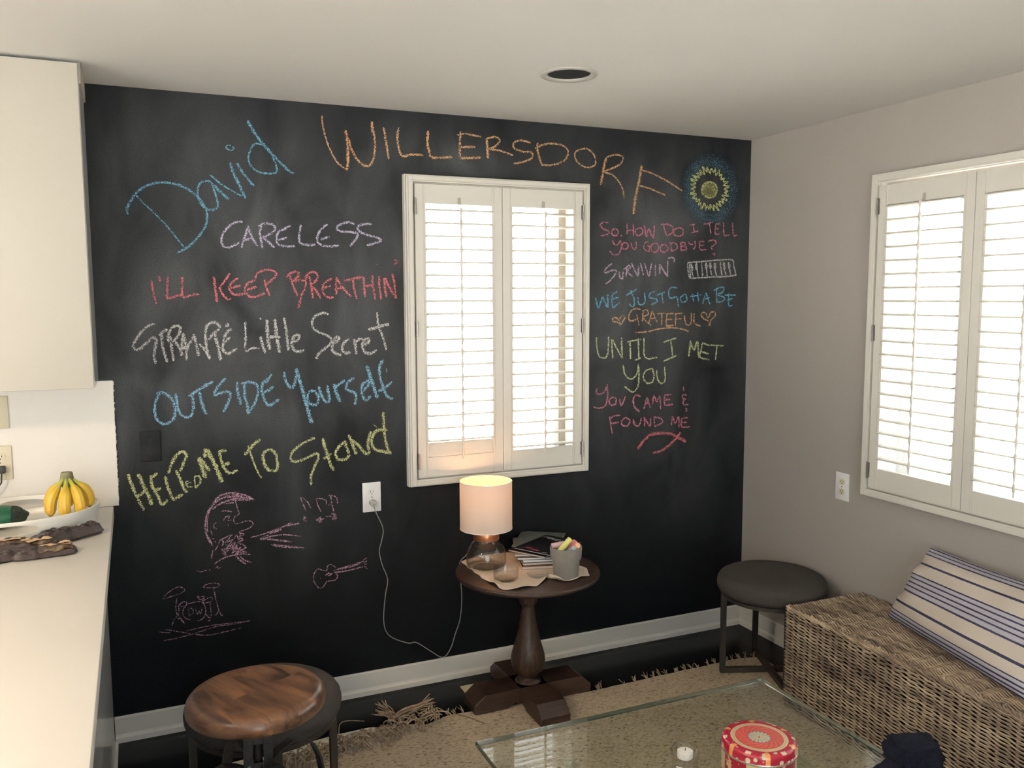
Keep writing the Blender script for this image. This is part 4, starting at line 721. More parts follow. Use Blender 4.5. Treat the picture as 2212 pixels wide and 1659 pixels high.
for i in range(13):                                    # knotted tassel that points along the wall
    a = Vector((-1.93-OX, -.30-OY, .022)) + U3(.012); b_ = a + Vector((.09, .035, .006)) + U3(.016); c_ = b_ + Vector((.075, .02, 0)) + Vector((rnd.uniform(-.01, .03), rnd.uniform(-.03, .045), rnd.uniform(-.015, .02)))
    bez(mb, [a, (a+b_)/2 + U3(.03), b_ + U3(.02), b_, c_], .0030)
for k in range(3):
    for i in range(7):
        a = Vector((-1.93-OX, -.30-OY, .022)) + U3(.01); d_ = Vector(((-.07, .05, .01), (-.05, .0, .02), (-.03, .09, .02))[k])
        bez(mb, [a, a + d_*.5 + U3(.02), a + d_ + U3(.02)], .0021)
bez(mb, [(-2.17-OX, -.40-OY, .012), (-2.165-OX, -.33-OY, .075), (-2.16-OX, -.29-OY, .06), (-2.05-OX, -.29-OY, .03)], .0015)
mb.build('tangled_fringe', M['yarn'], t, smooth=True, kind='stuff', label='long knotted fringe tangled up at the left')
mb = MB()
for i in range(46):                                    # short tufts along the rest of the edge
    x = -.24 - i*.033 + rnd.uniform(-.01, .01)
    if x < -1.80: break
    if -1.62 < x < -1.1 and rnd.random() < .8: continue
    if rnd.random() < .35: continue
    for k in range(rnd.randint(3, 8)):
        strand(mb, (x-OX + rnd.uniform(-.006, .006), edge_y(x)-OY-.004, .010), (rnd.uniform(-.5, .5), .9, rnd.uniform(.2, .9)), rnd.uniform(.014, .034), .0011, .3, 4, rnd=rnd)
mb.build('short_fringe', M['yarn'], t, smooth=True, kind='stuff')
mb = MB()
for x in (-1.70,): mb.tube([(x-OX, -.34-OY, .013), (x+.045-OX, -.40-OY, .014), (x+.085-OX, -.47-OY, .013)], .0018, 5)
mb.build('loose_thread', pmat('olive_thread', (.16, .13, .05), .9), t)

# floor register beside the table foot
t = thing('floor_register', 'beige slotted floor vent tucked behind the table foot', 'vent', (-1.50, -.155, 0))
MB().rbox((-.085, -.055, .0005), (.16, .045, .006), .0015).build('plate', M['plate_ivory'], t)
mb = MB()
for i in range(9): mb.box((-.045 + i*.02, -.03, .0058), (-.036 + i*.02, .02, .0066))
mb.build('slots', M['dark_slot'], t)

# ------------------------------------------------------------------ round pedestal table
TX, TY, TT = -1.360, -.325, .560
t = thing('pedestal_table', 'round dark wooden pedestal table with a turned column', 'table', (TX, TY, 0))
MB().lathe([(0, .534), (.272, .534), (.284, .537), (.288, .541), (.296, .543), (.299, .548), (.299, .554), (.297, .558), (.293, .560), (0, .560)], n=72).build('table_top', M['dark_wood'], t, smooth=40)
MB().box((-.19, -.035, .512), (.19, .035, .5335)).box((-.035, -.19, .512), (.035, .19, .5335)).build('cleat', M['dark_wood'], t)
prof = [(0, .076), (.055, .076), (.056, .084), (.050, .090), (.041, .096), (.040, .106), (.047, .114), (.060, .128), (.069, .150), (.072, .172), (.070, .195), (.062, .225), (.051, .262), (.042, .300), (.036, .335), (.031, .37), (.028, .402), (.029, .410), (.036, .418), (.040, .428), (.040, .512), (0, .512)]
MB().lathe(prof, n=40).build('column', M['dark_wood_v'], t, smooth=35)
def foot(ang):
    mb = MB(); L_ = .262; w = .064; h = .074
    side = [(.0, .010), (.09, .010), (.11, .004), (.13, .001), (L_, .001), (L_, .030), (L_-.055, h), (0, h)]
    # arch cut under the arm
    side = [(0, .014), (.085, .014), (.105, .009), (.12, .0), (L_+.002, .0), (L_+.004, .034), (L_-.045, h), (0, h)]
    m = len(side); vs = [(x, -w, z) for x, z in side] + [(x, w, z) for x, z in side]
    mb.add(vs, [tuple(range(m)), tuple(range(m, 2*m))[::-1]] + [(i, m+i, m+(i+1) % m, (i+1) % m) for i in range(m)])
    rz = Matrix.Rotation(ang, 4, 'Z'); mb.v = [tuple(rz @ Vector(v)) for v in mb.v]
    o = mb.build('foot', M['dark_wood'], t, bevel=.003); return o
for k in range(4): 
    o = foot(k*math.pi/2)
    o.location.z = .010 if True else 0

# runner cloth
CL = [(-1.578, -.12), (-1.580, -.20), (-1.577, -.30), (-1.574, -.40), (-1.560, -.50), (-1.535, -.535), (-1.48, -.545), (-1.42, -.535), (-1.37, -.500), (-1.335, -.475), (-1.318, -.512), (-1.285, -.54), (-1.24, -.54), (-1.195, -.52), (-1.165, -.50), (-1.150, -.43), (-1.148, -.36), (-1.155, -.28), (-1.18, -.20), (-1.22, -.13), (-1.30, -.09), (-1.40, -.075), (-1.50, -.085)]
bnd = smooth_line([Vector(p) for p in CL + CL[:1]], .012)[:-1]; nb = len(bnd); cc = sum(bnd, Vector((0, 0)))/nb
mb = MB(); vs = []
rings = 14
for j in range(rings+1):
    f = j/rings
    for i, p in enumerate(bnd):
        q = cc.lerp(p, f); e = max(0, (f-.80)/.20)
        front = max(0, min(1, (-.36-q.y)/.1))
        z = TT + .0022 + e*e*front*(.006 + .006*math.sin(i*.55))
        near = math.exp(-((q.x+1.318)/.018)**2)*e*.018*front
        wob = 1 + .012*math.sin(i*1.1)*e
        q2 = cc + (q-cc)*wob; vs.append((q2.x-TX, q2.y-TY, z+near))
mb.add(vs, [(j*nb+i, j*nb+(i+1) % nb, (j+1)*nb+(i+1) % nb, (j+1)*nb+i) for j in range(rings) for i in range(nb)])
o = mb.build('table_runner', M['linen_cloth'], smooth=True, loc=(TX, TY, 0)); s_ = o.modifiers.new('thick', 'SOLIDIFY'); s_.thickness = .0014; s_.offset = -1
tag(o, 'creased oatmeal cloth with a wavy edge spread on the round table', 'cloth')
ZC = TT + .0032

# table lamp
LXX, LYY = -1.507, -.232
t = thing('table_lamp', 'lit lamp with white drum shade, copper collar and clear glass base', 'lamp', (LXX, LYY, ZC))
MB().lathe([(0, .002), (.070, .0), (.080, .006), (.084, .02), (.0835, .045), (.079, .072), (.070, .092), (.058, .103), (.050, .110), (.050, .122), (.0475, .122), (.0475, .109), (.056, .100), (.0675, .089), (.0762, .070), (.0805, .044), (.081, .021), (.077, .010), (.068, .006), (0, .009)], n=64).build('glass_base', M['clear'], t, smooth=60)
MB().lathe([(0, .118), (.0525, .118), (.0535, .120), (.0535, .150), (.052, .153), (0, .153)], n=48).build('collar', M['copper'], t, smooth=40)
def shade_mat():
    m, nt, N, L, P = newmat('cotton_shade'); out = [n for n in N if n.type == 'OUTPUT_MATERIAL'][0]
    P.inputs['Base Color'].default_value = (.66, .60, .54, 1); P.inputs['Roughness'].default_value = .9; P.inputs['Specular IOR Level'].default_value = .1
    tl = N.new('ShaderNodeBsdfTranslucent'); tl.inputs['Color'].default_value = (.72, .56, .46, 1); mx = N.new('ShaderNodeMixShader'); mx.inputs[0].default_value = .15
    L.new(P.outputs[0], mx.inputs[1]); L.new(tl.outputs[0], mx.inputs[2]); L.new(mx.outputs[0], out.inputs['Surface']); return m
sh = MB(); sh.grid(lambda u, v: (.1085*math.cos(2*math.pi*u), .1085*math.sin(2*math.pi*u), .165+.200*v), 72, 1, wrap=True)
sh.build('lamp_shade', shade_mat(), t, smooth='all')
mb = MB()
for z in (.166, .364): mb.lathe([(.1078, z-.0015), (.1092, z-.0015), (.1094, z), (.1092, z+.0015), (.1078, z+.0015), (.1074, z)], n=72, closed=True)
mb.build('shade_rim', pmat('shade_trim', (.75, .72, .68), .7), t, smooth=50)
MB().tube([(0, 0, .153), (0, 0, .205)], .012, 12).build('socket', M['metal'], t)
em, nt_, N_, L_2, P_ = newmat('warm_bulb'); P_.inputs['Emission Color'].default_value = (1, .52, .2, 1); P_.inputs['Emission Strength'].default_value = 9
MB().lathe([(0, .20), (.012, .20), (.014, .235), (.024, .296), (.028, .318), (.024, .333), (.012, .341), (0, .343)], n=24).build('bulb', em, t, smooth=60)
light('lamp_glow', 'POINT', (LXX, LYY, ZC + .322), 6.0, (1, .47, .20), shadow_soft_size=.029).parent = None
bpy.data.objects['lamp_glow'].location.z += 0
# lamp cord: from the lamp over the table's edge, down the wall and up to the outlet
cp = [(-1.930, -.030, .830), (-1.925, -.040, .80), (-1.893, -.035, .722), (-1.897, -.028, .67), (-1.907, -.022, .620), (-1.895, -.02, .56), (-1.873, -.02, .493), (-1.885, -.02, .42), (-1.893, -.02, .308), (-1.868, -.02, .245), (-1.791, -.02, .201), (-1.750, -.02, .196),
      (-1.69, -.025, .150), (-1.634, -.028, .112), (-1.598, -.028, .145), (-1.575, -.03, .21), (-1.557, -.04, .275), (-1.555, -.06, .36), (-1.566, -.085, .44), (-1.580, -.100, .53), (-1.575, -.115, .568), (-1.563, -.150, .60), (-1.552, -.195, .665), (-1.535, -.215, .675)]
q = [Vector(p) for p in cp]; P3 = []
qq = [q[0]*2-q[1]] + q + [q[-1]*2-q[-2]]
for i in range(1, len(qq)-2):
    for k in range(5):
        tt = k/5; a, b, c, d = qq[i-1], qq[i], qq[i+1], qq[i+2]
        P3.append(.5*((2*b) + (c-a)*tt + (2*a-5*b+4*c-d)*tt*tt + (3*b-a-3*c+d)*tt**3))
P3.append(q[-1])
cd = thing('lamp_cord', 'thin pale lamp cord hanging from the outlet to the table', 'cord', (-1.930, -.008, .830))
o_ = Vector((-1.930, -.008, .830)); MB().tube([p - o_ for p in P3], .0021, 6).build('wire', M['cord'], cd, smooth=True)
MB().lathe([(0, -.024), (.010, -.024), (.0135, -.015), (.0135, 0), (0, 0)], n=20).build('plug', pmat('grey_plug', (.45, .45, .42), .35), cd, smooth=40).rotation_euler = (R(-90), 0, 0)

# clear glass dishes
for (x, y, r_, h_, lb) in ((-1.497, -.415, .050, .050, 'clear glass dish in front of the lamp'), (-1.362, -.428, .044, .010, 'low clear glass dish in front of the magazines')):
    MB().lathe([(0, .0), (r_*.86, 0), (r_*.95, .003), (r_, .008), (r_*1.02, h_), (r_*.98, h_), (r_*.965, .009), (r_*.88, .006), (r_*.80, .0025), (0, .002)], n=48).build('glass_dish', M['clear'], smooth=60, loc=(x, y, ZC+.0005))
    tag(bpy.data.objects['glass_dish'] if lb.startswith('clear glass dish in') else [o for o in bpy.data.objects if o.name.startswith('glass_dish.')][-1], lb, 'dish')

# magazines and books
def covermat(name, a, b=None, **k): return pmat(name, a, .35, c2=b, **k)
PG = pmat('page_edges', (.60, .56, .48), .8, c2=(.48, .44, .38), vs=400, stretch=(.02, .02, 1))
PGW = pmat('white_page_edges', (.70, .69, .68), .8)
def mag(name, label, corner, ang, w, d, z, th, cov, pages=PG, spine=None, cat='magazine', inset=.002):
    """corner = front-left corner; u along the front edge"""
    t = thing(name, label, cat, (corner[0], corner[1], z), ang, None)
    MB().box((inset, inset, .0008), (w-inset, d-inset, th-.0008)).build('pages', pages, t)
    MB().box((0, 0, th-.0008), (w, d, th)).box((0, 0, 0), (w, d, .0008)).build('cover', cov, t)
    if spine: MB().box((-.0008, 0, 0), (0, d, th)).build('spine', spine, t)
    return t
cb = covermat('maroon_cover', (.10, .03, .025), (.20, .09, .06), vs=12)
z = ZC + .0006
mag('paperback', 'maroon paperback with an orange spine at the bottom of the stack', (-1.388, -.330), R(-17), .200, .255, z, .011, cb, spine=pmat('orange_spine', (.55, .28, .16), .5), cat='book'); z += .0112
mag('magazine', 'thick cream-edged magazine second from the bottom', (-1.378, -.318), R(-14), .205, .250, z, .010, covermat('dark_cover', (.03, .03, .035)), PG); z += .0102
mag('magazine', 'white-spined magazine with a black end in mid-stack', (-1.372, -.310), R(-15), .205, .250, z, .008, covermat('white_cover', (.55, .55, .57)), PGW, spine=M['plate_white']); z += .0082
mag('magazine', 'magazine with a black and white lettered edge in mid-stack', (-1.392, -.290), R(-20), .205, .255, z, .009, covermat('black_cover', (.02, .02, .024), (.09, .09, .09), vs=60, lo=.5, hi=.6), PGW); z += .0092
mag('magazine', 'grey-cream magazine just under the dark ones', (-1.395, -.270), R(-22), .205, .255, z, .008, covermat('cream_cover', (.32, .29, .26), (.20, .17, .14), vs=20), PG); z += .0082
mag('magazine', 'dark magazine with small red and white lettering near the top', (-1.400, -.212), R(-58), .185, .235, z, .007, covermat('plum_cover', (.022, .012, .016), (.07, .03, .035), vs=26, lo=.55, hi=.7), PG); z += .0072
mag('magazine', 'magazine with a grey triangle corner showing at the back of the stack', (-1.372, -.185), R(-35), .20, .245, z, .004, covermat('grey_cover', (.13, .14, .135), (.19, .20, .19), vs=50), PGW); z += .0042
topm = mag('magazine', 'black magazine with white title lettering on top of the stack', (-1.377, -.222), R(-60), .185, .245, z, .004, covermat('top_cover', (.008, .009, .012)), PGW)
def text(s, size, mat, parent, loc, rz, name='lettering', shear=0):
    c = bpy.data.curves.new(name, 'FONT'); c.body = s; c.size = size; c.extrude = .0002; c.shear = shear; c.align_x = 'LEFT'
    o = bpy.data.objects.new(name, c); col.objects.link(o); bpy.context.view_layer.update()
    me = bpy.data.meshes.new_from_object(o.evaluated_get(bpy.context.evaluated_depsgraph_get())); bpy.data.objects.remove(o)
    o = bpy.data.objects.new(name, me); col.objects.link(o); me.materials.clear(); me.materials.append(mat); o.parent = parent; o.location = loc; o.rotation_euler = (0, 0, rz); return o
WI = pmat('white_ink', (.6, .6, .6), .5); RI = pmat('red_ink', (.38, .06, .09), .5)
text('/ EAST 2', .030, WI, topm, (.012, .205, .0046), R(-12), shear=.3)
text('/OLL/A', .026, RI, topm, (.030, .032, .0046), R(-14), shear=.4); text('//', .022, WI, topm, (.138, .008, .0046), R(-14), shear=.4)

# clay pot of chalk
PX, PY = -1.266, -.487
t = thing('clay_pot', 'grey clay pot full of chalk sticks on the round table', 'pot', (PX, PY, ZC + .0006))
MB().lathe([(0, 0), (.0485, 0), (.050, .002), (.0555, .078), (.0612, .079), (.0618, .082), (.0645, .124), (.0640, .127), (.0605, .127), (.0590, .122), (.0555, .084), (.0500, .030), (.044, .010), (0, .010)], n=56).build('pot_body', M['pot'], t, smooth=35)
def stick(name, label, cx, cy, cz, dx, dy, dz, L_, r, c):
    d = Vector((dx, dy, dz)).normalized(); p = Vector((PX+cx, PY+cy, ZC+cz)); a = -d*L_/2; b = d*L_/2
    mb = MB(); e = d*.0015; mb.tube([a, a+e, b-e, b], [r*.86, r, r, r*.86], 16); o = mb.build('chalk_stick', c, smooth=40, loc=p)
    tag(o, label, 'chalk', 'sidewalk chalk sticks in the clay pot'); return o
ck = lambda n, c: pmat('chalk_stick_' + n, c, .95, bump=.1, bs=300)
stick('c', 'fat yellow chalk stick leaning out of the top of the pot', -.020, -.018, .132, .62, .05, .55, .085, .0115, ck('yellow', (.66, .66, .22)))
stick('c', 'pale pink chalk stick lying at the left of the pot', -.028, .012, .132, .9, -.2, .10, .055, .0115, ck('pink', (.66, .44, .50)))
stick('c', 'blue chalk stick end at the front of the pot', .006, -.030, .117, .2, -.8, .55, .05, .0105, ck('blue', (.36, .50, .54)))
stick('c', 'peach chalk stick end at the front of the pot', .026, -.028, .122, .1, -.7, .6, .055, .0115, ck('peach', (.78, .42, .26)))
stick('c', 'coral red chalk stick behind the peach one', .026, -.004, .128, .4, -.3, .7, .045, .0115, ck('coral', (.72, .24, .24)))
stick('c', 'lavender chalk stick end at the right of the pot', .042, .004, .116, .5, -.5, .5, .045, .0105, ck('lavender', (.50, .42, .62)))
stick('c', 'white chalk stick between the peach and lavender ones', .040, -.020, .118, -.1, -.3, .8, .045, .0100, ck('white', (.68, .62, .62)))
stick('c', 'grey-blue chalk stick behind the yellow one', .006, .010, .128, .5, .4, .5, .05, .0105, ck('greyblue', (.40, .44, .52)))
stick('c', 'dusky purple chalk stick low at the back of the pot', .020, .030, .108, .8, .2, .2, .05, .0105, ck('purple', (.34, .26, .36)))

# ------------------------------------------------------------------ round cushioned stools
def round_stool(label, x, y, rz, r=.237):
    t = thing('round_stool', label, 'stool', (x, y, .0075), rz, None)
    MB().lathe([(0, .366), (r-.030, .366), (r-.010, .374), (r-.001, .390), (r, .408), (r-.003, .424), (r-.012, .438), (r-.028, .4475), (r-.06, .4525), (r-.11, .4555), (0, .457)], n=64).build('cushion', M['grey_fabric'], t, smooth=60)
    MB().lathe([(r-.030, .350), (r-.018, .350), (r-.018, .367), (r-.030, .367)], n=56, closed=True).build('seat_ring', M['brown_iron'], t, smooth=40)
    rl = r - .024
    for k in range(4):
        a = k*math.pi/2; c, s = math.cos(a), math.sin(a); p = (rl*c, rl*s)
        MB().bar((p[0], p[1], .0), (p[0], p[1], .366), .022, .022, up=(c, s, 0)).build('leg', M['brown_iron'], t)
    for k in range(2):
        a = k*math.pi/2; c, s = math.cos(a), math.sin(a)
        MB().bar((-rl*c, -rl*s, .012), (rl*c, rl*s, .012), .022, .022 if k == 0 else .0218).build('floor_bar', M['brown_iron'], t)
    return t
round_stool('round charcoal stool in the far corner beside the wicker bench', -.268, -.542, R(-22))
round_stool('round charcoal stool half hidden under the wood-topped stool', -2.487, -.790, R(2), .239)

# wood-topped stool
def seat_mat():
    m, nt, N, L, P = newmat('mango_wood_boards'); P.inputs['Roughness'].default_value = .33; P.inputs['Coat Weight'].default_value = .25
    tc = N.new('ShaderNodeTexCoord'); mp = N.new('ShaderNodeMapping'); mp.inputs['Rotation'].default_value = (0, 0, R(62)); L.new(tc.outputs['Object'], mp.inputs[0])
    br = N.new('ShaderNodeTexBrick'); br.inputs['Scale'].default_value = 1; br.inputs['Brick Width'].default_value = .31; br.inputs['Row Height'].default_value = .068; br.inputs['Mortar Size'].default_value = 0
    br.inputs['Color1'].default_value = (0, 0, 0, 1); br.inputs['Color2'].default_value = (1, 1, 1, 1); br.offset = .37; L.new(mp.outputs[0], br.inputs['Vector'])
    m2 = N.new('ShaderNodeMapping'); m2.inputs['Scale'].default_value = (3, 16, 16); L.new(mp.outputs[0], m2.inputs[0])
    ad = N.new('ShaderNodeVectorMath'); ad.operation = 'ADD'; sc_ = N.new('ShaderNodeVectorMath'); sc_.operation = 'SCALE'; sc_.inputs['Scale'].default_value = 7; L.new(br.outputs['Color'], sc_.inputs[0]); L.new(m2.outputs[0], ad.inputs[0]); L.new(sc_.outputs[0], ad.inputs[1])
    n = N.new('ShaderNodeTexNoise'); n.inputs['Scale'].default_value = 1.6; n.inputs['Detail'].default_value = 7; n.inputs['Distortion'].default_value = .9; L.new(ad.outputs[0], n.inputs['Vector'])
    r = N.new('ShaderNodeValToRGB'); e = r.color_ramp.elements; e[0].position = .30; e[0].color = (.030, .013, .007, 1); e[1].position = .74; e[1].color = (.21, .105, .052, 1); x = e.new(.45); x.color = (.095, .043, .022, 1)
    L.new(n.outputs['Fac'], r.inputs[0])
    mx = N.new('ShaderNodeMix'); mx.data_type = 'RGBA'; mx.blend_type = 'MULTIPLY'; mx.inputs['Factor'].default_value = .6; mr = N.new('ShaderNodeMapRange'); mr.inputs['To Min'].default_value = .7; mr.inputs['To Max'].default_value = 1.3
    L.new(br.outputs['Color'], mr.inputs['Value']); L.new(r.outputs[0], mx.inputs['A']); L.new(mr.outputs[0], mx.inputs['B']); L.new(mx.outputs['Result'], P.inputs['Base Color'])
    return m
SX, SY, SZ = -2.560, -1.238, .652
t = thing('industrial_stool', 'stool with a round glossy wooden seat on bent iron straps', 'stool', (SX, SY, .0075))
MB().lathe([(0, SZ-.040), (.165, SZ-.040), (.172, SZ-.036), (.1755, SZ-.028), (.1765, SZ-.016), (.173, SZ-.004), (.166, SZ+.004), (.155, SZ+.008), (.13, SZ+.0085), (0, SZ+.0065)], n=80).build('seat', seat_mat(), t, smooth=60)
MB().lathe([(0, SZ-.046), (.10, SZ-.046), (.10, SZ-.0405), (0, SZ-.0405)], n=32).build('seat_plate', M['iron'], t, smooth=40)
yaw_s = math.atan2(-3.4736-SY, -2.8091-SX)        # the slotted post faces the room's camera side
def rot(v, a): return (v[0]*math.cos(a)-v[1]*math.sin(a), v[0]*math.sin(a)+v[1]*math.cos(a), v[2])
a_ = yaw_s + math.pi/2
def rb(mb, a, b):
    k = len(mb.v); mb.box(a, b); 
    for i in range(k, len(mb.v)): mb.v[i] = rot(mb.v[i], a_)
for sgn in (-1, 1):
    mb = MB(); x0 = .013 if sgn > 0 else -.037
    rb(mb, (x0, -.030, .30), (x0+.024, -.026, SZ-.046)); rb(mb, (.033 if sgn > 0 else -.037, -.026, .30), (.037 if sgn > 0 else -.033, .026, SZ-.046)); rb(mb, (x0, .026, .30), (x0+.024, .030, SZ-.046))
    mb.build('angle_iron', M['iron'], t, bevel=.001)
mb = MB(); rb(mb, (-.012, -.027, .30), (.012, -.022, .475)); rb(mb, (-.012, -.027, .525), (.012, -.022, SZ-.046)); mb.build('slot_plate', M['iron'], t)
MB().tube([(0, 0, .28), (0, 0, SZ-.046)], .011, 16).build('screw_post', M['brown_iron'], t, smooth=40)
for (x, z_) in ((-.024, .470), (.024, .480), (.024, .560), (-.024, .345), (.024, .345)):
    mb = MB().tube([rot((x, -.036, z_), a_), rot((x, -.030, z_), a_)], .0045, 8); mb.build('bolt', M['metal'], t, smooth=40)
for k in range(4):
    an = a_ + math.pi/4 + k*math.pi/2 - R(18)
    c, s = math.cos(an), math.sin(an); pts = []
    for (rr_, zz) in ((.030, .455), (.06, .475), (.095, .487), (.13, .480), (.160, .455), (.180, .41), (.192, .34), (.20, .24), (.208, .12), (.215, .004)):
        pts.append((rr_*c, rr_*s, zz))
    mb = MB(); side = Vector((-s, c, 0))*.014
    vs = []; m = len(pts)
    for i, p in enumerate(pts):
        p = Vector(p); tg = (Vector(pts[min(i+1, m-1)]) - Vector(pts[max(i-1, 0)])).normalized(); nv = tg.cross(side.normalized())*.003
        vs += [p-side-nv, p+side-nv, p+side+nv, p-side+nv]
    fs = [(i*4+j, i*4+(j+1) % 4, (i+1)*4+(j+1) % 4, (i+1)*4+j) for i in range(m-1) for j in range(4)] + [(3,2,1,0), tuple(4*(m-1)+j for j in range(4))]
    mb.add(vs, fs); mb.build('leg', M['iron'], t, smooth=30)
MB().lathe([(.192, .236), (.198, .236), (.198, .252), (.192, .252)], n=56, closed=True).build('foot_ring', M['iron'], t, smooth=40)

# ------------------------------------------------------------------ wicker bench
def wicker_mat(name, a, b, c):
    m, nt, N, L, P = newmat(name); P.inputs['Roughness'].default_value = .55; P.inputs['Specular IOR Level'].default_value = .35
    tc = N.new('ShaderNodeTexCoord'); n1 = N.new('ShaderNodeTexNoise'); n1.inputs['Scale'].default_value = 5; n1.inputs['Detail'].default_value = 3; L.new(tc.outputs['Object'], n1.inputs['Vector'])
    mp = N.new('ShaderNodeMapping'); mp.inputs['Scale'].default_value = (45, 6, 45); L.new(tc.outputs['Object'], mp.inputs[0])
    n2 = N.new('ShaderNodeTexNoise'); n2.inputs['Scale'].default_value = 1; n2.inputs['Detail'].default_value = 1; L.new(mp.outputs[0], n2.inputs['Vector'])
    ad = N.new('ShaderNodeMath'); ad.operation = 'MULTIPLY_ADD'; ad.inputs[1].default_value = .35; L.new(n1.outputs['Fac'], ad.inputs[0])
    m3 = N.new('ShaderNodeMath'); m3.operation = 'MULTIPLY'; m3.inputs[1].default_value = .65; L.new(n2.outputs['Fac'], m3.inputs[0]); L.new(m3.outputs[0], ad.inputs[2])
    r = N.new('ShaderNodeValToRGB'); e = r.color_ramp.elements; e[0].position = .30; e[0].color = a + (1,); e[1].position = .70; e[1].color = c + (1,); x = e.new(.5); x.color = b + (1,)
    L.new(ad.outputs[0], r.inputs[0]); L.new(r.outputs[0], P.inputs['Base Color']); return m
WK = wicker_mat('wicker_cane', (.12, .085, .066), (.34, .26, .19), (.58, .46, .33))
DK = pmat('dark_gap_shade', (.010, .007, .006), .95)  # near-black colour for the shade between the canes
BXF, BYE, BZT, BYN = -.428, -.820, .420, -2.55       # front plane, far end, top, near end
t = thing('wicker_bench', 'long woven wicker bench along the greige wall', 'bench', (-.22, -1.68, .006))
O = Vector((-.22, -1.68, 0))
MB().box((BXF+.012+.22, BYN+.01+1.68, .012), (-.012+.22, BYE-.010+1.68, BZT-.026)).build('shade_core', DK, t)  # added box behind the weave, coloured dark to give the gaps their shade
SP = .067; PT = .0135
def weaver(mb, fn, L_, ph, seg=6, r=.0040, n=5, lat=.0030, amp=.0052, dip=1.0):
    """fn(s, lateral, height) -> point ; one cane of a twined pair"""
    N_ = int(L_/SP*seg); pts = []
    for i in range(N_+1):
        s = L_*i/N_; c = math.pi*(s/SP) + ph
        pts.append(fn(s, -lat*math.sin(c), amp*math.cos(c)*(1 if math.cos(c) > 0 else dip)))
    mb.tube(pts, r, n)
Lb = BYE - BYN
for k in range(31):
    z = .008 + k*PT; mb = MB(); jz = random.uniform(-.0012, .0012)
    for ph in (0, math.pi):
        weaver(mb, lambda s, a, h: (BXF + .003 - h - O.x - .0055*math.sin(s*1.9+.5), BYE - s - O.y, z + jz + a + .0022*math.sin(s*7+k)), Lb, ph, r=.0031, lat=.0050)
    mb.build('woven_row', WK, t, smooth='all')
NT = 32
for k in range(NT):
    x = BXF + .012 + k*(.40/NT); mb = MB()
    for ph in (0, math.pi):
        weaver(mb, lambda s, a, h: (x + a - O.x, BYE - s - O.y, BZT - .008 + h + .0012*math.sin(s*11+k)), Lb, ph, r=.0036, lat=.0085, amp=.0070, seg=8, dip=1.7)
    mb.build('woven_row', WK, t, smooth='all')
# stakes across the top and down the front
for j in range(int(Lb/SP)+1):
    y = BYE - j*SP; 
    if j == 0: y -= .003
    mb = MB(); mb.tube([(-.02-O.x, y-O.y, BZT-.0075), (BXF+.02-O.x, y-O.y, BZT-.0075), (BXF+.008-O.x, y-O.y, BZT-.012), (BXF+.004-O.x, y-O.y, BZT-.03), (BXF+.004-O.x, y-O.y, .003)], [.0085, .0085, .0065, .0052, .0052], 8)
    mb.tube([(BXF+.022-O.x, y+.010-O.y, BZT+.000), (BXF+.008-O.x, y+.002-O.y, BZT+.003), (BXF-.002-O.x, y-.010-O.y, BZT-.008), (BXF+.003-O.x, y-.02-O.y, BZT-.022)], .0042, 6)
    mb.build('stake', WK, t, smooth='all')
# far end, rows across
for k in range(31):
    z = .008 + k*PT; mb = MB()
    for ph in (0, math.pi): weaver(mb, lambda s, a, h: (BXF + .004 + s - O.x, BYE - .004 + h - O.y, z + a), .405, ph, r=.0031)
    mb.build('woven_row', WK, t, smooth='all')
# near end, rows across
for k in range(31):
    z = .008 + k*PT; mb = MB()
    for ph in (0, math.pi): weaver(mb, lambda s, a, h: (BXF + .004 + s - O.x, BYN + .004 - h - O.y, z + a), .405, ph, r=.0043)
    mb.build('woven_row', WK, t, smooth='all')
# braided front edge
mb = MB()
for ph in (0, 2.1, 4.2):
    pts = [(BXF + .004 + .004*math.cos(i*.45+ph) - O.x, BYE + .004 - Lb*i/520 - O.y, BZT - .003 + .004*math.sin(i*.45+ph)) for i in range(521)]; mb.tube(pts, .0034, 5)
mb.build('edge_braid', WK, t, smooth='all')

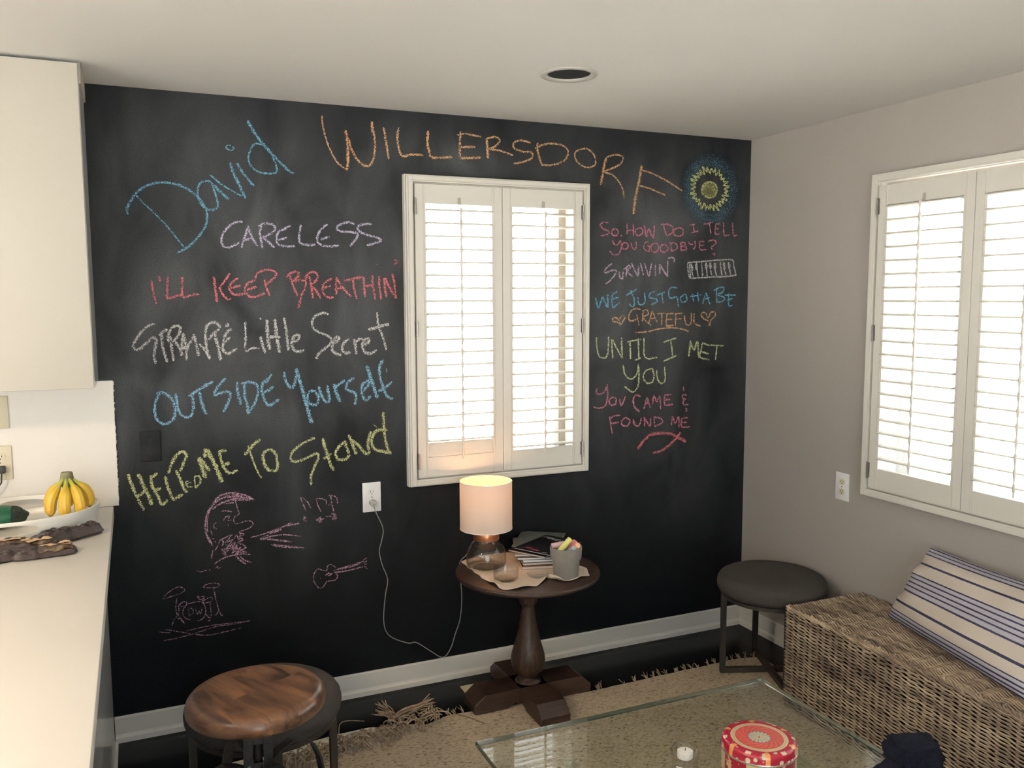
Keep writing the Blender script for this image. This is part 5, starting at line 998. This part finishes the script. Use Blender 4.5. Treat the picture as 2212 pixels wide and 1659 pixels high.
# pillow
def stripes():
    m, nt, N, L, P = newmat('striped_linen'); P.inputs['Roughness'].default_value = .95; P.inputs['Specular IOR Level'].default_value = .1
    cream = (.60, .535, .47, 1); lav = (.46, .44, .50, 1); navy = (.055, .055, .10, 1)
    uv = N.new('ShaderNodeUVMap'); sp_ = N.new('ShaderNodeSeparateXYZ'); L.new(uv.outputs[0], sp_.inputs[0])
    nz = N.new('ShaderNodeTexNoise'); nz.inputs['Scale'].default_value = 60; L.new(uv.outputs[0], nz.inputs['Vector'])
    ma = N.new('ShaderNodeMath'); ma.operation = 'MULTIPLY_ADD'; ma.inputs[1].default_value = .006; L.new(nz.outputs['Fac'], ma.inputs[0]); L.new(sp_.outputs['Y'], ma.inputs[2])
    seq = [(0, lav), (.012, navy), (.026, lav), (.052, navy), (.066, lav), (.094, navy), (.110, cream), (.215, navy), (.240, cream), (.375, navy), (.390, lav), (.425, navy), (.440, lav), (.478, navy), (.493, lav), (.530, navy), (.546, lav), (.588, navy), (.606, cream),
           (.742, navy), (.766, cream), (.868, navy), (.882, lav), (.912, navy), (.928, lav), (.952, navy), (.966, lav), (.985, navy)]
    r = N.new('ShaderNodeValToRGB'); r.color_ramp.interpolation = 'CONSTANT'; e = r.color_ramp.elements
    e[0].position = 0; e[0].color = lav; e[1].position = seq[-1][0]; e[1].color = seq[-1][1]
    for p, c in seq[1:-1]: x = e.new(p); x.color = c
    L.new(ma.outputs[0], r.inputs[0]); L.new(r.outputs[0], P.inputs['Base Color'])
    tc = N.new('ShaderNodeTexCoord'); n = N.new('ShaderNodeTexNoise'); n.inputs['Scale'].default_value = 400; L.new(tc.outputs['Object'], n.inputs['Vector'])
    n5 = N.new('ShaderNodeTexNoise'); n5.inputs['Scale'].default_value = 14; L.new(tc.outputs['Object'], n5.inputs['Vector'])
    ad = N.new('ShaderNodeMath'); ad.operation = 'MULTIPLY_ADD'; ad.inputs[1].default_value = 4; L.new(n5.outputs['Fac'], ad.inputs[0]); L.new(n.outputs['Fac'], ad.inputs[2])
    b = N.new('ShaderNodeBump'); b.inputs['Strength'].default_value = .35; b.inputs['Distance'].default_value = .003; L.new(ad.outputs[0], b.inputs['Height']); L.new(b.outputs[0], P.inputs['Normal'])
    return m
BL, TL, BR, TR = Vector((-.150, -1.075, .432)), Vector((-.045, -1.170, .722)), Vector((-.335, -1.80, .432)), Vector((-.060, -1.83, .715))
nrm_ = ((BR-BL).cross(TL-BL)).normalized(); nrm_ = nrm_ if nrm_.x < 0 else -nrm_
def pil(side):
    def f(u, v):       # u along, v down from the top edge
        p = TL.lerp(TR, u).lerp(BL.lerp(BR, u), v)
        a = 1-abs(2*u-1)**3.0; b = 1-abs(2*v-1)**2.6; k = (max(0, a)**.55)*(max(0, b)**.55)
        # edges draw in a little between the corners
        cx = (u-.5)*(-.05)*(1-abs(2*v-1)**2); p = p + (BR-BL)*cx*.5 - Vector((0, 0, 1))*.0
        top = (1-v)**4*math.sin(math.pi*u)*.012; p = p + Vector((0, 0, -top))
        wr = .011*noise.noise(Vector((u*6, v*4, 2)))*k + .016*noise.noise(Vector((u*2.2, v*3, 7)))*k + .012*math.exp(-((u-.04)/.05)**2)*noise.noise(Vector((3, v*7, 9)))
        d = (.085*k + wr) if side > 0 else -(.030*k)
        q = p + nrm_*d; q.x = min(q.x, -.004); q.z = max(q.z, .4285); return q
    return f
mb = MB(); mb.grid(pil(1), 70, 48, uvs=True); mb.grid(lambda u, v: pil(-1)(u, v), 70, 48, uvs=True)
c0 = Vector((-.2, -1.45, .43)); mb.v = [tuple(Vector(v)-c0) for v in mb.v]
tag(mb.build('throw_pillow', stripes(), smooth='all', loc=c0), 'cream linen pillow with navy stripes on the wicker bench', 'pillow')

# ------------------------------------------------------------------ glass coffee table
GX0, GX1, GY0, GY1, GT = -1.955, -.916, -2.36, -1.252, .400
eg, nt_, N_, L_2, P_ = newmat('green_glass_edge'); P_.inputs['Base Color'].default_value = (.055, .085, .065, 1); P_.inputs['Roughness'].default_value = .08; P_.inputs['Specular IOR Level'].default_value = .8; P_.inputs['Transmission Weight'].default_value = .55
gx, gy = (GX0+GX1)/2, (GY0+GY1)/2; hx, hy = (GX1-GX0)/2, (GY1-GY0)/2
t = thing('glass_coffee_table', 'low coffee table with a thick clear glass top', 'table', (gx, gy, 0))
mb = MB(); b_ = .0025; th = .016
r0 = [(-hx+b_, -hy+b_), (hx-b_, -hy+b_), (hx-b_, hy-b_), (-hx+b_, hy-b_)]; r1 = [(-hx, -hy), (hx, -hy), (hx, hy), (-hx, hy)]
vs = [(x, y, GT) for x, y in r0] + [(x, y, GT-b_) for x, y in r1] + [(x, y, GT-th+b_) for x, y in r1] + [(x, y, GT-th) for x, y in r0]
mb.add(vs, [(0, 1, 2, 3), (15, 14, 13, 12)], 0); n = len(mb.f)
for k in range(3):
    for i in range(4): mb.f.append((k*4+i, (k+1)*4+i, (k+1)*4+(i+1) % 4, k*4+(i+1) % 4)); mb.m.append(1)
mb.build('glass_top', [M['table_glass'], eg], t)
for sx in (-1, 1):
    mb = MB().box((sx*(hx-.22)-.008, -hy+.16, .011), (sx*(hx-.22)+.008, hy-.16, GT-th-.003)); mb.build('glass_leg', M['table_glass'], t)
for sx in (-1, 1):
    for sy in (-1, 1):
        MB().tube([(sx*(hx-.22), sy*(hy-.20), GT-th-.003), (sx*(hx-.22), sy*(hy-.20), GT-th-.0002)], .012, 16).build('bumper', M['clear'], t, smooth=40)

# biscuit tin
KX, KY = -1.302, -1.702
t = thing('biscuit_tin', 'round red tin with a floral medallion lid on the glass table', 'tin', (KX, KY, GT+.0004))
def polar_mat():
    m, nt, N, L, P = newmat('printed_lid'); P.inputs['Roughness'].default_value = .28; P.inputs['Coat Weight'].default_value = .3
    tc = N.new('ShaderNodeTexCoord'); sp_ = N.new('ShaderNodeSeparateXYZ'); L.new(tc.outputs['Object'], sp_.inputs[0])
    def mth(op, a, b=None, c=None):
        n = N.new('ShaderNodeMath'); n.operation = op
        for i, v in enumerate((a, b, c)):
            if v is None: continue
            if isinstance(v, (int, float)): n.inputs[i].default_value = v
            else: L.new(v, n.inputs[i])
        return n.outputs[0]
    def mix(f, a, b):
        n = N.new('ShaderNodeMix'); n.data_type = 'RGBA'; L.new(f, n.inputs['Factor'])
        for k, v in (('A', a), ('B', b)):
            if isinstance(v, tuple): n.inputs[k].default_value = v + (1,)
            else: L.new(v, n.inputs[k])
        return n.outputs['Result']
    x, y = sp_.outputs[0], sp_.outputs[1]; rr = mth('SQRT', mth('ADD', mth('MULTIPLY', x, x), mth('MULTIPLY', y, y))); th_ = mth('ARCTAN2', y, x)
    red = (.36, .012, .035); coral = (.50, .075, .07); cream = (.62, .55, .38); gold = (.62, .50, .28); orange = (.72, .30, .10); blue = (.16, .20, .30)
    st = lambda r0: mth('LESS_THAN', rr, r0)
    vor = N.new('ShaderNodeTexVoronoi'); vor.inputs['Scale'].default_value = 48; L.new(tc.outputs['Object'], vor.inputs['Vector'])
    # scrolls round the border
    pet = mth('SINE', mth('MULTIPLY', th_, 12.0)); lim = mth('MULTIPLY_ADD', pet, .0065, .0855)
    scal = mth('MULTIPLY', mth('LESS_THAN', vor.outputs['Distance'], .33), mth('GREATER_THAN', rr, mth('MULTIPLY_ADD', pet, .0035, .0835))); c = mix(scal, red, cream)
    scal2 = mth('MULTIPLY', mth('GREATER_THAN', mth('SINE', mth('MULTIPLY_ADD', th_, 12.0, 1.0)), .55), mth('MULTIPLY', mth('GREATER_THAN', rr, .0865), mth('LESS_THAN', rr, .0965))); c = mix(scal2, c, (.66, .58, .42))
    orn = mth('MULTIPLY', mth('GREATER_THAN', mth('SINE', mth('MULTIPLY_ADD', th_, 6.0, 1.2)), .93), mth('GREATER_THAN', rr, .080)); c = mix(orn, c, orange)
    c = mix(st(.0760), c, cream); c = mix(st(.0745), c, gold)
    key = mth('MULTIPLY', st(.0720), mth('GREATER_THAN', mth('SINE', mth('MULTIPLY', th_, 90.0)), .2)); c = mix(key, c, (.42, .38, .26))
    c = mix(st(.0660), c, cream); c = mix(st(.0640), c, coral)
    leaf = mth('MULTIPLY', mth('GREATER_THAN', mth('SINE', mth('ADD', mth('MULTIPLY', th_, 16.0), mth('MULTIPLY', rr, 420.0))), .72), mth('MULTIPLY', st(.060), mth('GREATER_THAN', rr, .034))); c = mix(leaf, c, (.62, .16, .10))
    rim = mth('MULTIPLY_ADD', mth('ABSOLUTE', mth('SINE', mth('MULTIPLY', th_, 8.0))), .004, .0255); c = mix(mth('LESS_THAN', rr, mth('ADD', rim, .002)), c, blue)
    c = mix(mth('LESS_THAN', rr, rim), c, mix(mth('GREATER_THAN', mth('ABSOLUTE', mth('SINE', mth('MULTIPLY', th_, 8.0))), .32), blue, (.58, .58, .40)))
    c = mix(st(.009), c, gold); c = mix(st(.003), c, red); L.new(c, P.inputs['Base Color']); return m
LIDM = polar_mat()
MB().lathe([(.1, .064), (.1, .079), (.0985, .085), (.095, .0885), (.088, .0900), (.0, .0900), (0, .0885), (.094, .066), (.094, .064)], n=80).build('lid', LIDM, t, smooth=35)
MB().lathe([(.0995, .060), (.1022, .060), (.1030, .0625), (.1022, .0648), (.0998, .0648)], n=80, closed=True).build('rolled_edge', pmat('tin_edge', (.75, .72, .68), .25, .9), t, smooth=40)
def tinside():
    m, nt, N, L, P = newmat('printed_tin_side'); P.inputs['Roughness'].default_value = .3
    tc = N.new('ShaderNodeTexCoord'); sp_ = N.new('ShaderNodeSeparateXYZ'); L.new(tc.outputs['Object'], sp_.inputs[0])
    a = N.new('ShaderNodeMath'); a.operation = 'ARCTAN2'; L.new(sp_.outputs[1], a.inputs[0]); L.new(sp_.outputs[0], a.inputs[1])
    s = N.new('ShaderNodeMath'); s.operation = 'MULTIPLY_ADD'; s.inputs[1].default_value = 4; s.inputs[2].default_value = .95; L.new(a.outputs[0], s.inputs[0]); sn = N.new('ShaderNodeMath'); sn.operation = 'SINE'; L.new(s.outputs[0], sn.inputs[0])
    r = N.new('ShaderNodeValToRGB'); r.color_ramp.interpolation = 'CONSTANT'; e = r.color_ramp.elements; e[0].position = 0; e[0].color = (.55, .46, .24, 1); e[1].position = .50; e[1].color = (.30, .012, .03, 1); x = e.new(.46); x.color = (.6, .55, .4, 1)
    mr = N.new('ShaderNodeMapRange'); mr.inputs['From Min'].default_value = -1; L.new(sn.outputs[0], mr.inputs['Value']); L.new(mr.outputs[0], r.inputs[0])
    v = N.new('ShaderNodeTexNoise'); v.inputs['Scale'].default_value = 55; L.new(tc.outputs['Object'], v.inputs['Vector'])
    g = N.new('ShaderNodeMath'); g.operation = 'GREATER_THAN'; g.inputs[1].default_value = .60; L.new(v.outputs['Fac'], g.inputs[0])
    mx = N.new('ShaderNodeMix'); mx.data_type = 'RGBA'; L.new(g.outputs[0], mx.inputs['Factor']); L.new(r.outputs[0], mx.inputs['A']); mx.inputs['B'].default_value = (.55, .40, .22, 1)
    L.new(mx.outputs['Result'], P.inputs['Base Color']); return m
MB().lathe([(0, 0), (.0975, 0), (.0985, .003), (.0985, .0628), (0, .0628)], n=80).build('body', tinside(), t, smooth=35)

# votive candle
t = thing('votive_candle', 'white candle in a thick clear glass on the glass table', 'candle', (-1.505, -1.648, GT+.0004))
MB().lathe([(0, 0), (.030, 0), (.0335, .003), (.0345, .05), (.0375, .062), (.0380, .070), (.0350, .077), (.0290, .080), (.0250, .077), (.0235, .068), (.0232, .0515), (0, .0515)], n=48).build('glass', M['clear'], t, smooth=60)
MB().lathe([(0, .052), (.0205, .052), (.0212, .054), (.0212, .0685), (.0190, .0700), (0, .0695)], n=36).build('wax', M['wax'], t, smooth=40)
MB().tube([(0, 0, .0695), (.001, 0, .078)], .0009, 6).build('wick', M['dark_slot'], t)
mb = MB(); mb.grid(lambda u, v: (.0350*math.cos(3.4+u*1.3), .0350*math.sin(3.4+u*1.3), .006+.034*v), 12, 1); lb_ = mb.build('paper_label', M['plate_white'], t, smooth='all')
mb = MB()
for i in range(14):
    u = .08+i*.06; a = 3.4+u*1.3; w_ = .012 if i % 3 else .022
    mb.add([(.03512*math.cos(a+d), .03512*math.sin(a+d), z_) for d, z_ in ((0, .014), (w_, .014), (w_, .036), (0, .036))], [(0, 1, 2, 3)])
mb.build('bar_lines', M['dark_slot'], lb_)

# navy cloth
t = thing('navy_garment', 'crumpled navy knit garment over the corner of the glass table', 'clothing', (-.95, -1.86, GT+.001))
NV = pmat('navy_knit', (.0075, .009, .019), .97, c2=(.013, .015, .029), vs=120, bump=.7, bs=500, spec=.15)
def fold(a, b, c, cx, cy, cz, seed, rz, n1=40, n2=26):
    mb = MB(); cr, sr = math.cos(rz), math.sin(rz)
    def f(u, v):
        d = Vector((math.sin(math.pi*v)*math.cos(2*math.pi*u), math.sin(math.pi*v)*math.sin(2*math.pi*u), math.cos(math.pi*v)))
        e = Vector([math.copysign(abs(q)**.62, q) for q in d]); k = 1 + .30*noise.noise(d*2.0+Vector((seed, 0, 0))) + .12*noise.noise(d*4.5+Vector((0, seed, 0)))
        x, y, z = e.x*a*k, e.y*b*k, e.z*c*k; return (cx + x*cr - y*sr, cy + x*sr + y*cr, max(cz + z, .0005))
    mb.grid(f, n1, n2, wrap=True); return mb
fold(.066, .050, .036, .050, .000, .037, 2, R(-12)).build('folded_body', NV, t, smooth=True)
fold(.055, .030, .018, -.075, -.025, .018, 5, R(25)).build('sleeve', NV, t, smooth=True)
